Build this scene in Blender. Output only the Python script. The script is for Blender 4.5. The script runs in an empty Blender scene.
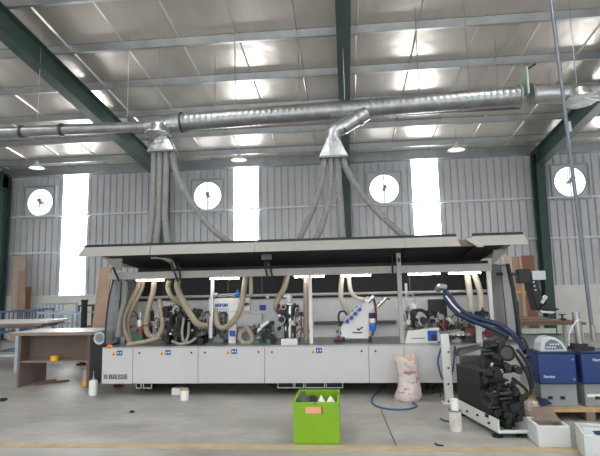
import bpy, math, random
from mathutils import Vector, Matrix
rnd = random.Random(7)
SC = bpy.context.scene
COL = SC.collection

# ------------------------------------------------------------------ camera model
F = 480.0
YAW, PIT, ROL, EYE = math.radians(5.3), math.radians(7.0), math.radians(-1.2), 1.6
def _axes():
    cy, sy, cp, sp, cr, sr = math.cos(YAW), math.sin(YAW), math.cos(PIT), math.sin(PIT), math.cos(ROL), math.sin(ROL)
    r = Vector((cy, sy, 0)); f = Vector((-sy, cy, 0)); u = Vector((0, 0, 1))
    f2 = f * cp + u * sp; u2 = u * cp - f * sp
    return r * cr + u2 * sr, u2 * cr - r * sr, f2
RX, UX, FX = _axes()
def ray(px, py): return FX + RX * ((px - 300) / F) + UX * ((228 - py) / F)
def at(px, py, Y):                      # survey: where a sight line meets the vertical plane at depth Y
    d = ray(px, py); t = Y / d.y
    return Vector((d.x * t, Y, EYE + d.z * t))
def onz(px, py, Z=0.0):                 # survey: where a sight line meets height Z
    d = ray(px, py); t = (Z - EYE) / d.z
    return Vector((d.x * t, d.y * t, Z))
def X(px, py, Y): return at(px, py, Y).x
def Zc(px, py, Y): return at(px, py, Y).z

# ------------------------------------------------------------------ materials
def lin(c):
    return tuple(((v / 255) / 12.92 if v / 255 <= .04045 else ((v / 255 + .055) / 1.055) ** 2.4) for v in c) + (1,)
MATS = {}
def mat(name, rgb, rough=.55, metal=0.0, var=.08, scale=6.0, bump=0.0, bscale=40.0, emit=0.0, trans=0.0):
    m = bpy.data.materials.new(name); m.use_nodes = True
    nt = m.node_tree; N = nt.nodes; L = nt.links
    b = N['Principled BSDF']
    b.inputs['Roughness'].default_value = rough; b.inputs['Metallic'].default_value = metal
    c = lin(rgb)
    tc = N.new('ShaderNodeTexCoord')
    if var > 0:
        nz = N.new('ShaderNodeTexNoise'); nz.inputs['Scale'].default_value = scale; nz.inputs['Detail'].default_value = 4
        L.new(tc.outputs['Object'], nz.inputs['Vector'])
        mp = N.new('ShaderNodeMapRange'); mp.inputs['From Min'].default_value = .3; mp.inputs['From Max'].default_value = .7
        mp.inputs['To Min'].default_value = 1 - var; mp.inputs['To Max'].default_value = 1 + var
        L.new(nz.outputs['Fac'], mp.inputs['Value'])
        mx = N.new('ShaderNodeVectorMath'); mx.operation = 'SCALE'
        mx.inputs[0].default_value = c[:3]; L.new(mp.outputs['Result'], mx.inputs['Scale'])
        L.new(mx.outputs['Vector'], b.inputs['Base Color'])
    else:
        b.inputs['Base Color'].default_value = c
    if bump > 0:
        n2 = N.new('ShaderNodeTexNoise'); n2.inputs['Scale'].default_value = bscale
        L.new(tc.outputs['Object'], n2.inputs['Vector'])
        bp = N.new('ShaderNodeBump'); bp.inputs['Strength'].default_value = bump; bp.inputs['Distance'].default_value = .02
        L.new(n2.outputs['Fac'], bp.inputs['Height']); L.new(bp.outputs['Normal'], b.inputs['Normal'])
    if emit > 0:
        b.inputs['Emission Color'].default_value = c; b.inputs['Emission Strength'].default_value = emit
    if trans > 0: b.inputs['Transmission Weight'].default_value = trans
    MATS[name] = m
    return m
M = MATS
mat('cabinet_white', (198, 197, 197), .45, var=.03, scale=2)
mat('frame_white', (218, 217, 214), .4, var=.04)
mat('hood_cream', (170, 168, 162), .5, var=.04, scale=3)
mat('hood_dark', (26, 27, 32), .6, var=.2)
mat('inner_white', (234, 233, 233), .5, var=.08, scale=4)
mat('shield_grey', (222, 228, 234), .12, var=.02, trans=.75)
mat('black', (16, 16, 18), .45, var=.3, scale=20)
mat('rubber', (30, 30, 32), .7, var=.2)
mat('cast_black', (24, 25, 27), .5, var=.35, scale=14, bump=.3)
mat('dark_steel', (80, 80, 80), .4, .6, var=.2)
mat('steel', (165, 165, 165), .35, .8, var=.12)
mat('chrome', (215, 215, 212), .2, .9, var=.05)
mat('galv', (164, 166, 166), .36, .85, var=.18, scale=5, bump=.06, bscale=15)
mat('galv_dull', (150, 152, 150), .5, .5, var=.12, scale=5)
mat('foil', (196, 198, 198), .28, .9, var=.1, bump=.5, bscale=18)
mat('hose_grey', (138, 140, 136), .55, var=.06)
mat('hose_beige', (158, 146, 126), .5, var=.1, scale=8)
mat('hose_ivory', (192, 184, 168), .5, var=.06, scale=8)
mat('hose_smoke', (146, 146, 138), .5, var=.1)
mat('hose_blue', (66, 94, 132), .4, var=.06)
mat('navy', (20, 38, 74), .5, var=.12)
mat('melter_blue', (22, 54, 112), .42, var=.06, scale=3)
mat('melter_grey', (140, 146, 150), .5, var=.08)
mat('console_grey', (196, 200, 204), .4, var=.05)
mat('console_face', (100, 112, 128), .4, var=.1)
mat('green_steel', (60, 82, 76), .5, var=.12, scale=3)
mat('purlin', (172, 176, 178), .36, .75, var=.12, scale=3)
mat('girt', (240, 241, 243), .45, .2, var=.05)
mat('masonry', (242, 242, 234), .8, var=.05, scale=2)
mat('mdf', (108, 92, 84), .7, var=.06)
mat('mdf_edge', (142, 126, 114), .7, var=.06)
mat('mdf_top', (206, 202, 200), .4, var=.04)
mat('board_tan', (164, 138, 120), .75, var=.08)
mat('board_pale', (182, 166, 150), .75, var=.08)
mat('board_red', (122, 86, 70), .75, var=.1)
mat('wood', (188, 156, 112), .75, var=.15, scale=10)
mat('wood_orange', (214, 160, 100), .7, var=.1)
mat('wood_grey', (128, 112, 100), .8, var=.15)
mat('plate_grey', (84, 82, 80), .5, .3, var=.1)
mat('shield_backlit', (244, 246, 248), .6, var=.02, trans=.85)  # paler copy of the clear side shield, whiteness stands in for back light
mat('can_white', (206, 202, 194), .6, var=.2, scale=12)
mat('hood_grey', (154, 152, 147), .5, var=.04, scale=3)
mat('conduit', (118, 124, 132), .45, .4, var=.1)
mat('lime', (128, 174, 24), .4, var=.03)
mat('lime_in', (118, 160, 26), .5, var=.04)
mat('pink_note', (236, 160, 130), .7, var=.05)
mat('bag_dark', (76, 84, 76), .45, var=.3, bump=.5)
mat('bag_black', (44, 46, 46), .4, var=.3, bump=.5)
mat('bag_white', (228, 222, 220), .6, var=.12, bump=.4)
mat('sack', (226, 206, 198), .7, var=.06, scale=5, bump=.6, bscale=18)
mat('sack_print', (178, 120, 120), .7, var=.1)
mat('yellow', (236, 184, 40), .5, var=.06)
mat('orange', (224, 120, 40), .5, var=.08)
mat('red', (150, 58, 52), .5, var=.1)
mat('maroon', (110, 50, 50), .5, var=.2)
mat('sticker_blue', (40, 84, 168), .5, var=.05)
mat('blue_cup', (36, 110, 200), .25, var=.05)
mat('plastic_white', (232, 232, 230), .4, var=.03)
mat('foam', (206, 208, 206), .8, var=.04, bump=.1, bscale=80)
mat('ink', (40, 42, 56), .6, var=0)
mat('ink_purple', (92, 88, 132), .6, var=0)
mat('ink_blue', (30, 62, 140), .6, var=0)
mat('ink_white', (225, 230, 235), .6, var=0)
mat('rack_blue', (84, 108, 136), .5, var=.15)
mat('rack_pale', (170, 186, 198), .5, var=.1)
mat('tool_green', (70, 120, 96), .5, var=.15)
mat('pale_green', (176, 196, 178), .5, var=.1)
mat('led', (255, 252, 244), .5, emit=24.0, var=0)
mat('lamp_glow', (255, 252, 240), .5, emit=1.3, var=0)
mat('pipe_red', (168, 128, 108), .5, .3, var=.15)
mat('scrap', (196, 180, 168), .8, var=.35, scale=30, bump=.8)
mat('cover_plastic', (206, 214, 216), .3, var=.1)

def window_mat():
    m = bpy.data.materials.new('translucent_sheet'); m.use_nodes = True
    nt = m.node_tree; b = nt.nodes['Principled BSDF']
    b.inputs['Base Color'].default_value = (.9, .92, .92, 1); b.inputs['Roughness'].default_value = .5
    w = nt.nodes.new('ShaderNodeTexWave'); w.inputs['Scale'].default_value = 1.6
    tc = nt.nodes.new('ShaderNodeTexCoord'); nt.links.new(tc.outputs['Object'], w.inputs['Vector'])
    mr = nt.nodes.new('ShaderNodeMapRange'); mr.inputs['To Min'].default_value = 6.6; mr.inputs['To Max'].default_value = 7.4
    nt.links.new(w.outputs['Fac'], mr.inputs['Value'])
    b.inputs['Emission Color'].default_value = (.97, .99, 1, 1); nt.links.new(mr.outputs['Result'], b.inputs['Emission Strength'])
    M['translucent_sheet'] = m
window_mat()

def floor_mat():
    m = bpy.data.materials.new('concrete'); m.use_nodes = True
    nt = m.node_tree; N = nt.nodes; L = nt.links; b = N['Principled BSDF']
    tc = N.new('ShaderNodeTexCoord')
    n1 = N.new('ShaderNodeTexNoise'); n1.inputs['Scale'].default_value = .9; n1.inputs['Detail'].default_value = 8; n1.inputs['Roughness'].default_value = .65
    n2 = N.new('ShaderNodeTexNoise'); n2.inputs['Scale'].default_value = 9; n2.inputs['Detail'].default_value = 6
    mp = N.new('ShaderNodeMapping'); mp.inputs['Scale'].default_value = (1, 2.2, 1)
    L.new(tc.outputs['Object'], mp.inputs['Vector']); L.new(mp.outputs['Vector'], n1.inputs['Vector']); L.new(tc.outputs['Object'], n2.inputs['Vector'])
    r = N.new('ShaderNodeValToRGB'); e = r.color_ramp.elements
    e[0].position = .3; e[0].color = lin((142, 138, 131)); e[1].position = .66; e[1].color = lin((182, 179, 173))
    L.new(n1.outputs['Fac'], r.inputs['Fac'])
    # rusty scuffs
    n3 = N.new('ShaderNodeTexNoise'); n3.inputs['Scale'].default_value = 1.7; n3.inputs['Detail'].default_value = 5
    mp3 = N.new('ShaderNodeMapping'); mp3.inputs['Scale'].default_value = (.7, 2.6, 1); mp3.inputs['Location'].default_value = (3.1, 1.2, 0)
    L.new(tc.outputs['Object'], mp3.inputs['Vector']); L.new(mp3.outputs['Vector'], n3.inputs['Vector'])
    r3 = N.new('ShaderNodeMapRange'); r3.inputs['From Min'].default_value = .6; r3.inputs['From Max'].default_value = .75; r3.inputs['To Max'].default_value = .45
    L.new(n3.outputs['Fac'], r3.inputs['Value'])
    mx = N.new('ShaderNodeMix'); mx.data_type = 'RGBA'
    L.new(r3.outputs['Result'], mx.inputs['Factor']); L.new(r.outputs['Color'], mx.inputs['A']); mx.inputs['B'].default_value = lin((164, 142, 120))
    m2 = N.new('ShaderNodeMix'); m2.data_type = 'RGBA'; m2.blend_type = 'MULTIPLY'; m2.inputs['Factor'].default_value = .25
    L.new(mx.outputs['Result'], m2.inputs['A']); L.new(n2.outputs['Fac'], m2.inputs['B'])
    L.new(m2.outputs['Result'], b.inputs['Base Color'])
    rr = N.new('ShaderNodeMapRange'); rr.inputs['To Min'].default_value = .28; rr.inputs['To Max'].default_value = .55
    L.new(n1.outputs['Fac'], rr.inputs['Value']); L.new(rr.outputs['Result'], b.inputs['Roughness'])
    M['concrete'] = m
floor_mat()

def roof_mat():
    m = bpy.data.materials.new('roof_foil'); m.use_nodes = True
    nt = m.node_tree; N = nt.nodes; L = nt.links; b = N['Principled BSDF']
    tc = N.new('ShaderNodeTexCoord')
    mp = N.new('ShaderNodeMapping'); mp.inputs['Scale'].default_value = (1.6, .25, 1)
    L.new(tc.outputs['Object'], mp.inputs['Vector'])
    n1 = N.new('ShaderNodeTexNoise'); n1.inputs['Scale'].default_value = 1.6; n1.inputs['Detail'].default_value = 4
    L.new(mp.outputs['Vector'], n1.inputs['Vector'])
    r = N.new('ShaderNodeValToRGB'); e = r.color_ramp.elements
    e[0].position = .3; e[0].color = lin((228, 220, 211)); e[1].position = .7; e[1].color = lin((245, 239, 231))
    L.new(n1.outputs['Fac'], r.inputs['Fac']); L.new(r.outputs['Color'], b.inputs['Base Color'])
    b.inputs['Metallic'].default_value = .62; b.inputs['Roughness'].default_value = .26
    n2 = N.new('ShaderNodeTexNoise'); n2.inputs['Scale'].default_value = 1.3; n2.inputs['Detail'].default_value = 2
    L.new(tc.outputs['Object'], n2.inputs['Vector'])
    bp = N.new('ShaderNodeBump'); bp.inputs['Strength'].default_value = .16; bp.inputs['Distance'].default_value = .12
    L.new(n2.outputs['Fac'], bp.inputs['Height']); L.new(bp.outputs['Normal'], b.inputs['Normal'])
    M['roof_foil'] = m
roof_mat()
mat('wall_sheet', (212, 213, 216), .45, .2, var=.06, scale=1.2)

# ------------------------------------------------------------------ mesh builder
class MB:
    def __init__(s): s.v = []; s.f = []
    def add(s, vs, fs):
        o = len(s.v); s.v += [Vector(v) for v in vs]; s.f += [tuple(i + o for i in f) for f in fs]; return s
    def box(s, a, b):
        x0, x1 = sorted((a[0], b[0])); y0, y1 = sorted((a[1], b[1])); z0, z1 = sorted((a[2], b[2]))
        vs = [(x0,y0,z0),(x1,y0,z0),(x1,y1,z0),(x0,y1,z0),(x0,y0,z1),(x1,y0,z1),(x1,y1,z1),(x0,y1,z1)]
        return s.add(vs, [(3,2,1,0),(4,5,6,7),(0,1,5,4),(1,2,6,5),(2,3,7,6),(3,0,4,7)])
    def cbox(s, c, d, rot=(0,0,0)):
        R = Matrix.Rotation(rot[2],3,'Z') @ Matrix.Rotation(rot[1],3,'Y') @ Matrix.Rotation(rot[0],3,'X')
        c = Vector(c); vs = []
        for z in (-1,1):
            for x, y in ((-1,-1),(1,-1),(1,1),(-1,1)):
                vs.append(c + R @ Vector((x*d[0]/2, y*d[1]/2, z*d[2]/2)))
        return s.add(vs, [(3,2,1,0),(4,5,6,7),(0,1,5,4),(1,2,6,5),(2,3,7,6),(3,0,4,7)])
    def bar(s, p, q, w, h=None):        # rectangular bar from p to q
        h = h or w; p, q = Vector(p), Vector(q); d = (q - p).normalized()
        up = Vector((0,0,1)) if abs(d.z) < .95 else Vector((0,1,0))
        a = d.cross(up).normalized(); b = a.cross(d)
        vs = [c + a*i*w/2 + b*j*h/2 for c in (p, q) for i, j in ((-1,-1),(1,-1),(1,1),(-1,1))]
        return s.add(vs, [(3,2,1,0),(4,5,6,7),(0,1,5,4),(1,2,6,5),(2,3,7,6),(3,0,4,7)])
    def sweep(s, pts, rads, n=10, cap=True):
        pts = [Vector(p) for p in pts]; o = len(s.v); prev = None; vs = []; fs = []
        for i, p in enumerate(pts):
            d = (pts[min(i+1, len(pts)-1)] - pts[max(i-1, 0)]).normalized()
            if prev is None:
                up = Vector((0,0,1)) if abs(d.z) < .9 else Vector((1,0,0)); a = d.cross(up).normalized()
            else:
                a = (prev - d * prev.dot(d)).normalized()
            prev = a; b = d.cross(a)
            for k in range(n):
                t = 2*math.pi*k/n; vs.append(p + (a*math.cos(t) + b*math.sin(t)) * rads[i])
        for i in range(len(pts)-1):
            for k in range(n):
                k2 = (k+1) % n; fs.append((i*n+k, i*n+k2, (i+1)*n+k2, (i+1)*n+k))
        if cap:
            fs.append(tuple(range(n-1,-1,-1))); m = (len(pts)-1)*n; fs.append(tuple(m+k for k in range(n)))
        return s.add(vs, fs)
    def cyl(s, p, q, r, r2=None, n=16):
        return s.sweep([p, q], [r, r if r2 is None else r2], n)
    def tube(s, ctrl, r, n=8, seg=8):
        pts = smooth(ctrl, seg); return s.sweep(pts, [r]*len(pts), n)
    def hose(s, ctrl, r, pitch=.035, n=10, depth=.12):
        pts = resample(smooth(ctrl, 12), pitch/2)
        return s.sweep(pts, [r*(1 if i % 2 else 1-depth) for i in range(len(pts))], n)
    def lathe(s, prof, c, n=20, axis='Z'):
        c = Vector(c); vs = []; fs = []; m = len(prof)
        for k in range(n):
            t = 2*math.pi*k/n
            for r, h in prof:
                u, w = r*math.cos(t), r*math.sin(t)
                vs.append(c + Vector({'Z': (u, w, h), 'Y': (u, h, w), 'X': (h, u, w)}[axis]))
        for k in range(n):
            k2 = (k+1) % n
            for i in range(m-1): fs.append((k*m+i, k2*m+i, k2*m+i+1, k*m+i+1))
        return s.add(vs, fs)
    def prism(s, poly, vec):             # extrude a 3-D polygon along vec
        n = len(poly); vec = Vector(vec); p = [Vector(a) for a in poly]
        return s.add(p + [a + vec for a in p], [tuple(range(n-1,-1,-1)), tuple(range(n,2*n))] + [(i,(i+1)%n,n+(i+1)%n,n+i) for i in range(n)])
    def ball(s, c, r, n=12, m=8, sq=(1,1,1), jit=0.0):
        c = Vector(c); vs = []; fs = []
        for i in range(m+1):
            ph = math.pi*i/m
            for k in range(n):
                t = 2*math.pi*k/n; j = 1 + (rnd.random()-.5)*jit
                vs.append(c + Vector((r*sq[0]*math.sin(ph)*math.cos(t)*j, r*sq[1]*math.sin(ph)*math.sin(t)*j, -r*sq[2]*math.cos(ph)*j)))
        for i in range(m):
            for k in range(n):
                k2 = (k+1)%n; fs.append((i*n+k, i*n+k2, (i+1)*n+k2, (i+1)*n+k))
        return s.add(vs, fs)
    def ring(s, c, d, R, r, n=24, m=8):
        d = Vector(d).normalized(); up = Vector((0,0,1)) if abs(d.z) < .9 else Vector((1,0,0))
        a = d.cross(up).normalized(); b = d.cross(a); c = Vector(c); vs = []; fs = []
        for i in range(n):
            t = 2*math.pi*i/n; e = a*math.cos(t) + b*math.sin(t)
            for k in range(m):
                u = 2*math.pi*k/m; vs.append(c + e*(R + r*math.cos(u)) + d*r*math.sin(u))
        for i in range(n):
            for k in range(m): fs.append((i*m+k, ((i+1)%n)*m+k, ((i+1)%n)*m+(k+1)%m, i*m+(k+1)%m))
        return s.add(vs, fs)
    def build(s, name, m, parent=None, label=None, bevel=0.0, smooth_angle=35, kind=None, fix=True):
        if parent is None:
            xs = [v.x for v in s.v]; ys = [v.y for v in s.v]; zs = [v.z for v in s.v]
            org = Vector(((min(xs)+max(xs))/2, (min(ys)+max(ys))/2, min(zs)))
        else: org = world_loc(parent)
        me = bpy.data.meshes.new(name)
        me.from_pydata([v - org for v in s.v], [], s.f)
        if fix:
            import bmesh
            bm = bmesh.new(); bm.from_mesh(me); bmesh.ops.recalc_face_normals(bm, faces=bm.faces); bm.to_mesh(me); bm.free()
        me.materials.append(M[m] if isinstance(m, str) else m)
        me.shade_smooth(); me.set_sharp_from_angle(angle=math.radians(smooth_angle))
        o = bpy.data.objects.new(name, me); COL.objects.link(o)
        if parent is None: o.location = org
        else: o.parent = parent
        if bevel > 0:
            b = o.modifiers.new('bevel', 'BEVEL'); b.width = bevel; b.segments = 2; b.limit_method = 'ANGLE'
        if label: o['label'] = label
        if kind: o['kind'] = kind
        return o
LOC = {}
def world_loc(o):
    p = Vector((0,0,0))
    while o: p = p + o.location; o = o.parent
    return p
def smooth(ctrl, seg=8):
    P = [Vector(p) for p in ctrl]
    if len(P) < 3: return P
    P = [P[0]*2 - P[1]] + P + [P[-1]*2 - P[-2]]; out = []
    for i in range(1, len(P)-2):
        a, b, c, d = P[i-1:i+3]
        for k in range(seg):
            t = k/seg
            out.append(.5*((2*b) + (c-a)*t + (2*a-5*b+4*c-d)*t*t + (3*b-a-3*c+d)*t**3))
    out.append(P[-2]); return out
def resample(pts, step):
    out = [pts[0]]; acc = 0
    for a, b in zip(pts, pts[1:]):
        L = (b-a).length
        while acc + L >= step:
            t = (step-acc)/L; a = a + (b-a)*t; out.append(a); L = (b-a).length; acc = 0
        acc += L
    return out
def tag(o, label, cat, group=None, kind=None):
    o['label'] = label; o['category'] = cat
    if group: o['group'] = group
    if kind: o['kind'] = kind
    return o
def thing(name, loc, label, cat, group=None):
    o = bpy.data.objects.new(name, None); o.empty_display_size = .1; COL.objects.link(o); o.location = loc
    return tag(o, label, cat, group)
def copy_tree(o, loc=None, parent=None):
    c = o.copy(); COL.objects.link(c)
    if parent: c.parent = parent
    if loc is not None: c.location = loc
    for ch in [k for k in COL.objects if k.parent == o]: copy_tree(ch, None, c)
    return c
def struct(name, mb, m, bevel=0.0): return mb.build(name, m, None, kind='structure', bevel=bevel)
def text(name, body, loc, height, m, parent, width=None, rx=math.pi/2, rz=0, bold=0.0):
    cu = bpy.data.curves.new(name, 'FONT'); cu.body = body; cu.size = height*1.4; cu.extrude = .002; cu.offset = bold
    ob = bpy.data.objects.new('tmp', cu); COL.objects.link(ob)
    dg = bpy.context.evaluated_depsgraph_get(); me = bpy.data.meshes.new_from_object(ob.evaluated_get(dg))
    bpy.data.objects.remove(ob)
    if width:
        xs = [v.co.x for v in me.vertices]; k = width/(max(xs)-min(xs)); x0 = min(xs)
        for v in me.vertices: v.co.x = (v.co.x-x0)*k
    me.materials.clear(); me.materials.append(M[m])
    R = Matrix.Translation(Vector(loc) - world_loc(parent)) @ Matrix.Rotation(rz,4,'Z') @ Matrix.Rotation(rx,4,'X')
    me.transform(R); me.name = name
    o = bpy.data.objects.new(name, me); COL.objects.link(o); o.parent = parent
    return o

# ------------------------------------------------------------------ the shed
WY = 16.0; EAVE = 5.74; TH = .12; CAP = 1.47
XL, XR = -12.12, 12.4
def roofz(y, off=0.0): return EAVE + .22 + (WY - y)*TH + off
struct('floor', MB().box((XL-.6, -6, -.2), (XR+.6, WY+.3, 0)), 'concrete')
a = onz(0, 449.5); b = onz(600, 450)
struct('trim_1', MB().box((-8, 4.95, 0), (8, 5.1, .003)), mat('line_yellow', (178, 160, 128), .6, var=.16, scale=5))
FANX = (-10.78, -4.66, 1.37, 7.29); FZ = 4.79; FH = .56
WINX = ((-9.95, -9.03), (-3.76, -2.9), (2.3, 3.16), (8.42, 9.3))
def corrugated(mb, x0, x1, z0, z1):
    p = .235; k0 = math.floor(x0/p); pts = [(x0, 0)]
    k = k0
    while k*p < x1:
        for dx, dy in ((0,0),(.012,.06),(.045,.06),(.057,0)):
            x = k*p + dx
            if x0 < x < x1: pts.append((x, dy))
        k += 1
    pts.append((x1, 0)); n = len(pts)
    mb.add([(x, WY+dy, z) for z in (z0, z1) for x, dy in pts], [(i, i+1, n+i+1, n+i) for i in range(n-1)])
w = MB(); cuts = sorted([(f-FH, f+FH, 'f') for f in FANX] + [(u, v, 'w') for u, v in WINX]); x = XL
for u, v, k in cuts:
    corrugated(w, x, u, CAP, EAVE)
    if k == 'f': corrugated(w, u, v, CAP, FZ-FH); corrugated(w, u, v, FZ+FH, EAVE)
    x = v
corrugated(w, x, XR, CAP, EAVE)
w.build('wall_back', 'wall_sheet', None, kind='structure', fix=False)
struct('wall_back_base', MB().box((XL, WY-.06, 0), (XR, WY+.22, CAP-.05)), 'masonry')
struct('trim_2', MB().box((XL, WY-.12, CAP-.05), (XR, WY+.22, CAP+.02)), 'girt')
for i, (u, v) in enumerate(WINX):
    pane = MB().box((u, WY+.0, CAP+.02), (v, WY+.02, EAVE)).build('window_%d' % (i+1), 'translucent_sheet', None, kind='structure')
# girts, eave strut
for i, z in enumerate((4.28, 2.98)):
    xs = [XL] + [f for f in (-6.08, .02, 6.2)] + [XR]
    struct('trim_%d' % (i+3), MB().box((XL, WY-.16, z-.03), (XR, WY-.045, z+.02)), 'girt')
struct('trim_5', MB().box((XL, WY-.3, EAVE-.04), (XR, WY-.05, EAVE+.255)), 'purlin')
# left end wall, right end wall
def endwall(name, x, sgn):
    mb = MB(); mb.prism([(x, -6, CAP), (x, WY, CAP), (x, WY, roofz(WY)), (x, -6, roofz(-6))], (sgn*.05, 0, 0))
    mb.build(name, 'wall_sheet', None, kind='structure')
    struct(name+'_base', MB().box((x, -6, 0), (x+sgn*.25, WY, CAP)), 'masonry')
endwall('wall_left', XL, -1); endwall('wall_right', XR, 1)
# roof sheet with standing seams
r = MB(); r.prism([(XL-.1, -6, roofz(-6)), (XL-.1, WY+.4, roofz(WY+.4)), (XL-.1, WY+.4, roofz(WY+.4)+.06), (XL-.1, -6, roofz(-6)+.06)], (XR-XL+.2, 0, 0))
x = XL+.3
while x < XR:
    r.prism([(x-.022, -6, roofz(-6)), (x+.022, -6, roofz(-6)), (x, -6, roofz(-6)-.035)], (0, WY+6, -(WY+6)*TH)); x += 1.22
r.build('ceiling', 'roof_foil', None, kind='structure')
for i, x in enumerate((-9.2, -3.1, 3.1, 9.2)):      # unseen glowing sheets under the roof, added to light the hall from above
    for j, (ya, yb) in enumerate(((-4.2, 1.2), (2.0, 7.3))):
        MB().prism([(x-.5, ya, roofz(ya)-.045), (x+.5, ya, roofz(ya)-.045), (x+.5, yb, roofz(yb)-.045), (x-.5, yb, roofz(yb)-.045)], (0, 0, .012)).build('window_%d' % (5+2*i+j), 'translucent_sheet', None, kind='structure')
for nm, a, b in (('wall_front_left', (XL, -6.1, 0), (XL+2, -6, roofz(-6))), ('wall_front_right', (XR-2, -6.1, 0), (XR, -6, roofz(-6))), ('wall_front_top', (XL+2, -6.1, 6.4), (XR-2, -6, roofz(-6)))):
    struct(nm, MB().box(a, b), 'wall_sheet')
# purlins: C sections
for i in range(16):
    y = 14.95 - i*1.45
    if y < -5: break
    z = roofz(y)-.005; p = MB(); t = .012; h = .17
    prof = [(y-.035, z), (y+.035, z), (y+.035, z-t), (y-.035+t, z-t), (y-.035+t, z-h+t), (y+.035, z-h+t), (y+.035, z-h), (y-.035, z-h)]
    p.prism([(XL, a, b) for a, b in prof], (XR-XL, 0, 0))
    struct('roof_purlin', p, 'purlin')
# portal frames: I-section column + tapered rafter
def h_section(mb, p, q, d0, d1, fw, nrm):
    # web between p and q, depth measured along nrm, flanges fw wide in X
    p, q, nrm = Vector(p), Vector(q), Vector(nrm)
    mb.prism([p, q, q+nrm*d1, p+nrm*d0], (.012, 0, 0))
    for a, b in ((p, q), (p+nrm*d0, q+nrm*d1)):
        d = (b-a).normalized(); o = Vector((fw/2, 0, 0)); th = Vector((0, -d.z, d.y))*.014
        mb.add([a-o, a+o, b+o, b-o, a-o+th, a+o+th, b+o+th, b-o+th], [(3,2,1,0),(4,5,6,7),(0,1,5,4),(1,2,6,5),(2,3,7,6),(3,0,4,7)])
for xf in (XL+.2, -6.08, .1, 6.2, 12.2):
    c = MB(); h_section(c, (xf, WY-.5, 0), (xf, WY-.62, EAVE), .3, .42, .26, (0, 1, 0))
    c.box((xf-.2, WY-.6, 0), (xf+.2, WY-.1, .025))
    struct('steel_column', c, 'green_steel')
    b = MB(); h_section(b, (xf, WY-.2, EAVE-.52), (xf, -6, roofz(-6)-.6), .52, .38, .26, (0, 0, 1))
    b.cbox((xf, WY-.62, EAVE-.25), (.26, .02, .7))
    struct('roof_beam', b, 'green_steel')

# ------------------------------------------------------------------ exhaust fans in the wall
def fan():
    x0 = FANX[0]; t = thing('exhaust_fan', (x0, WY, FZ-FH), 'square exhaust fan high on the wall left of the leftmost bright strip', 'fan', 'exhaust fans in the wall')
    n = 32; R = .5; mb = MB()          # square plate with a round hole
    for y in (WY-.02, WY+.0):
        pass
    vs = []; fs = []
    for y in (WY-.06, WY+.02):
        for k in range(n):
            a = 2*math.pi*k/n; ca, sa = math.cos(a), math.sin(a); s = (FH+.03)/max(abs(ca), abs(sa))
            vs.append((x0+R*ca, y, FZ+R*sa)); vs.append((x0+s*ca, y, FZ+s*sa))
    for k in range(n):
        k2 = (k+1) % n
        fs += [(2*k, 2*k+1, 2*k2+1, 2*k2), (2*n+2*k, 2*n+2*k2, 2*n+2*k2+1, 2*n+2*k+1), (2*k, 2*k2, 2*n+2*k2, 2*n+2*k), (2*k+1, 2*n+2*k+1, 2*n+2*k2+1, 2*k2+1)]
    mb.add(vs, fs).build('frame', 'wall_sheet', t)
    e = FH+.01; m = MB()
    for a, b in (((-e, -e), (e, -e)), ((-e, e), (e, e)), ((-e, -e), (-e, e)), ((e, -e), (e, e))): m.bar((x0+a[0], WY-.085, FZ+a[1]), (x0+b[0], WY-.085, FZ+b[1]), .045, .05)
    m.build('frame_border', 'purlin', t)
    MB().ring((x0, WY-.06, FZ), (0, 1, 0), R, .018, 32, 6).build('rim', 'steel', t)
    MB().cyl((x0, WY-.05, FZ), (x0, WY+.12, FZ), .055).build('hub', 'galv_dull', t)
    MB().box((x0-.012, WY-.09, FZ-R), (x0+.012, WY-.07, FZ+R)).build('support_bar', 'steel', t)
    m = MB(); m.cbox((x0+.02, WY-.12, FZ+.06), (.11, .1, .1)); m.build('motor', 'galv_dull', t)
    for k in range(6):
        a = math.pi/6 + k*math.pi/3; d = Vector((math.cos(a), 0, math.sin(a))); tn = Vector((-math.sin(a), 0, math.cos(a)))
        w_ = tn*.02 + Vector((0, .09, 0)); c0 = Vector((x0, WY+.1, FZ))
        MB().prism([c0+d*.07-w_*.6, c0+d*.47-w_, c0+d*.47+w_, c0+d*.07+w_*.6], tn*.004).build('blade', 'plastic_white', t)
    return t
f0 = fan()
for i, l in ((1, 'square exhaust fan high on the wall beside the left group of grey hoses'), (2, 'square exhaust fan high on the wall right of the second hose group, above the machine'), (3, 'square exhaust fan high on the wall right of the green column, at the far right')):
    c = copy_tree(f0, (FANX[i], WY, FZ-FH)); c['label'] = l
# high-bay lamps
def lamp(px, py, Y, label, src=None):
    p = at(px, py, Y); zt = roofz(Y)-.2
    t = thing('pendant_lamp', (p.x, p.y, p.z), label, 'lamp', 'pendant lamps under the roof')
    MB().cyl((p.x, p.y, p.z+.1), (p.x, p.y, zt), .008, n=6).build('cord', 'steel', t)
    MB().lathe([(.05, .22), (.06, .12), (.1, .1), (.24, 0), (.25, -.01), (.235, 0), (.09, .085), (0, .085)], p, 24).build('lamp_shade', 'girt', t)
    MB().lathe([(0, -.02), (.1, -.015), (.19, .005), (.2, .02), (0, .02)], p, 20).build('bulb', 'lamp_glow', t)
lamp(37, 168, 14.4, 'white round pendant lamp on a cord above the leftmost wall fan')
lamp(239, 160, 14.4, 'white round pendant lamp on a cord above the bright strip in the middle')
lamp(456, 150, 13.5, 'white round pendant lamp on a cord under the roof right of centre')

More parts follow.
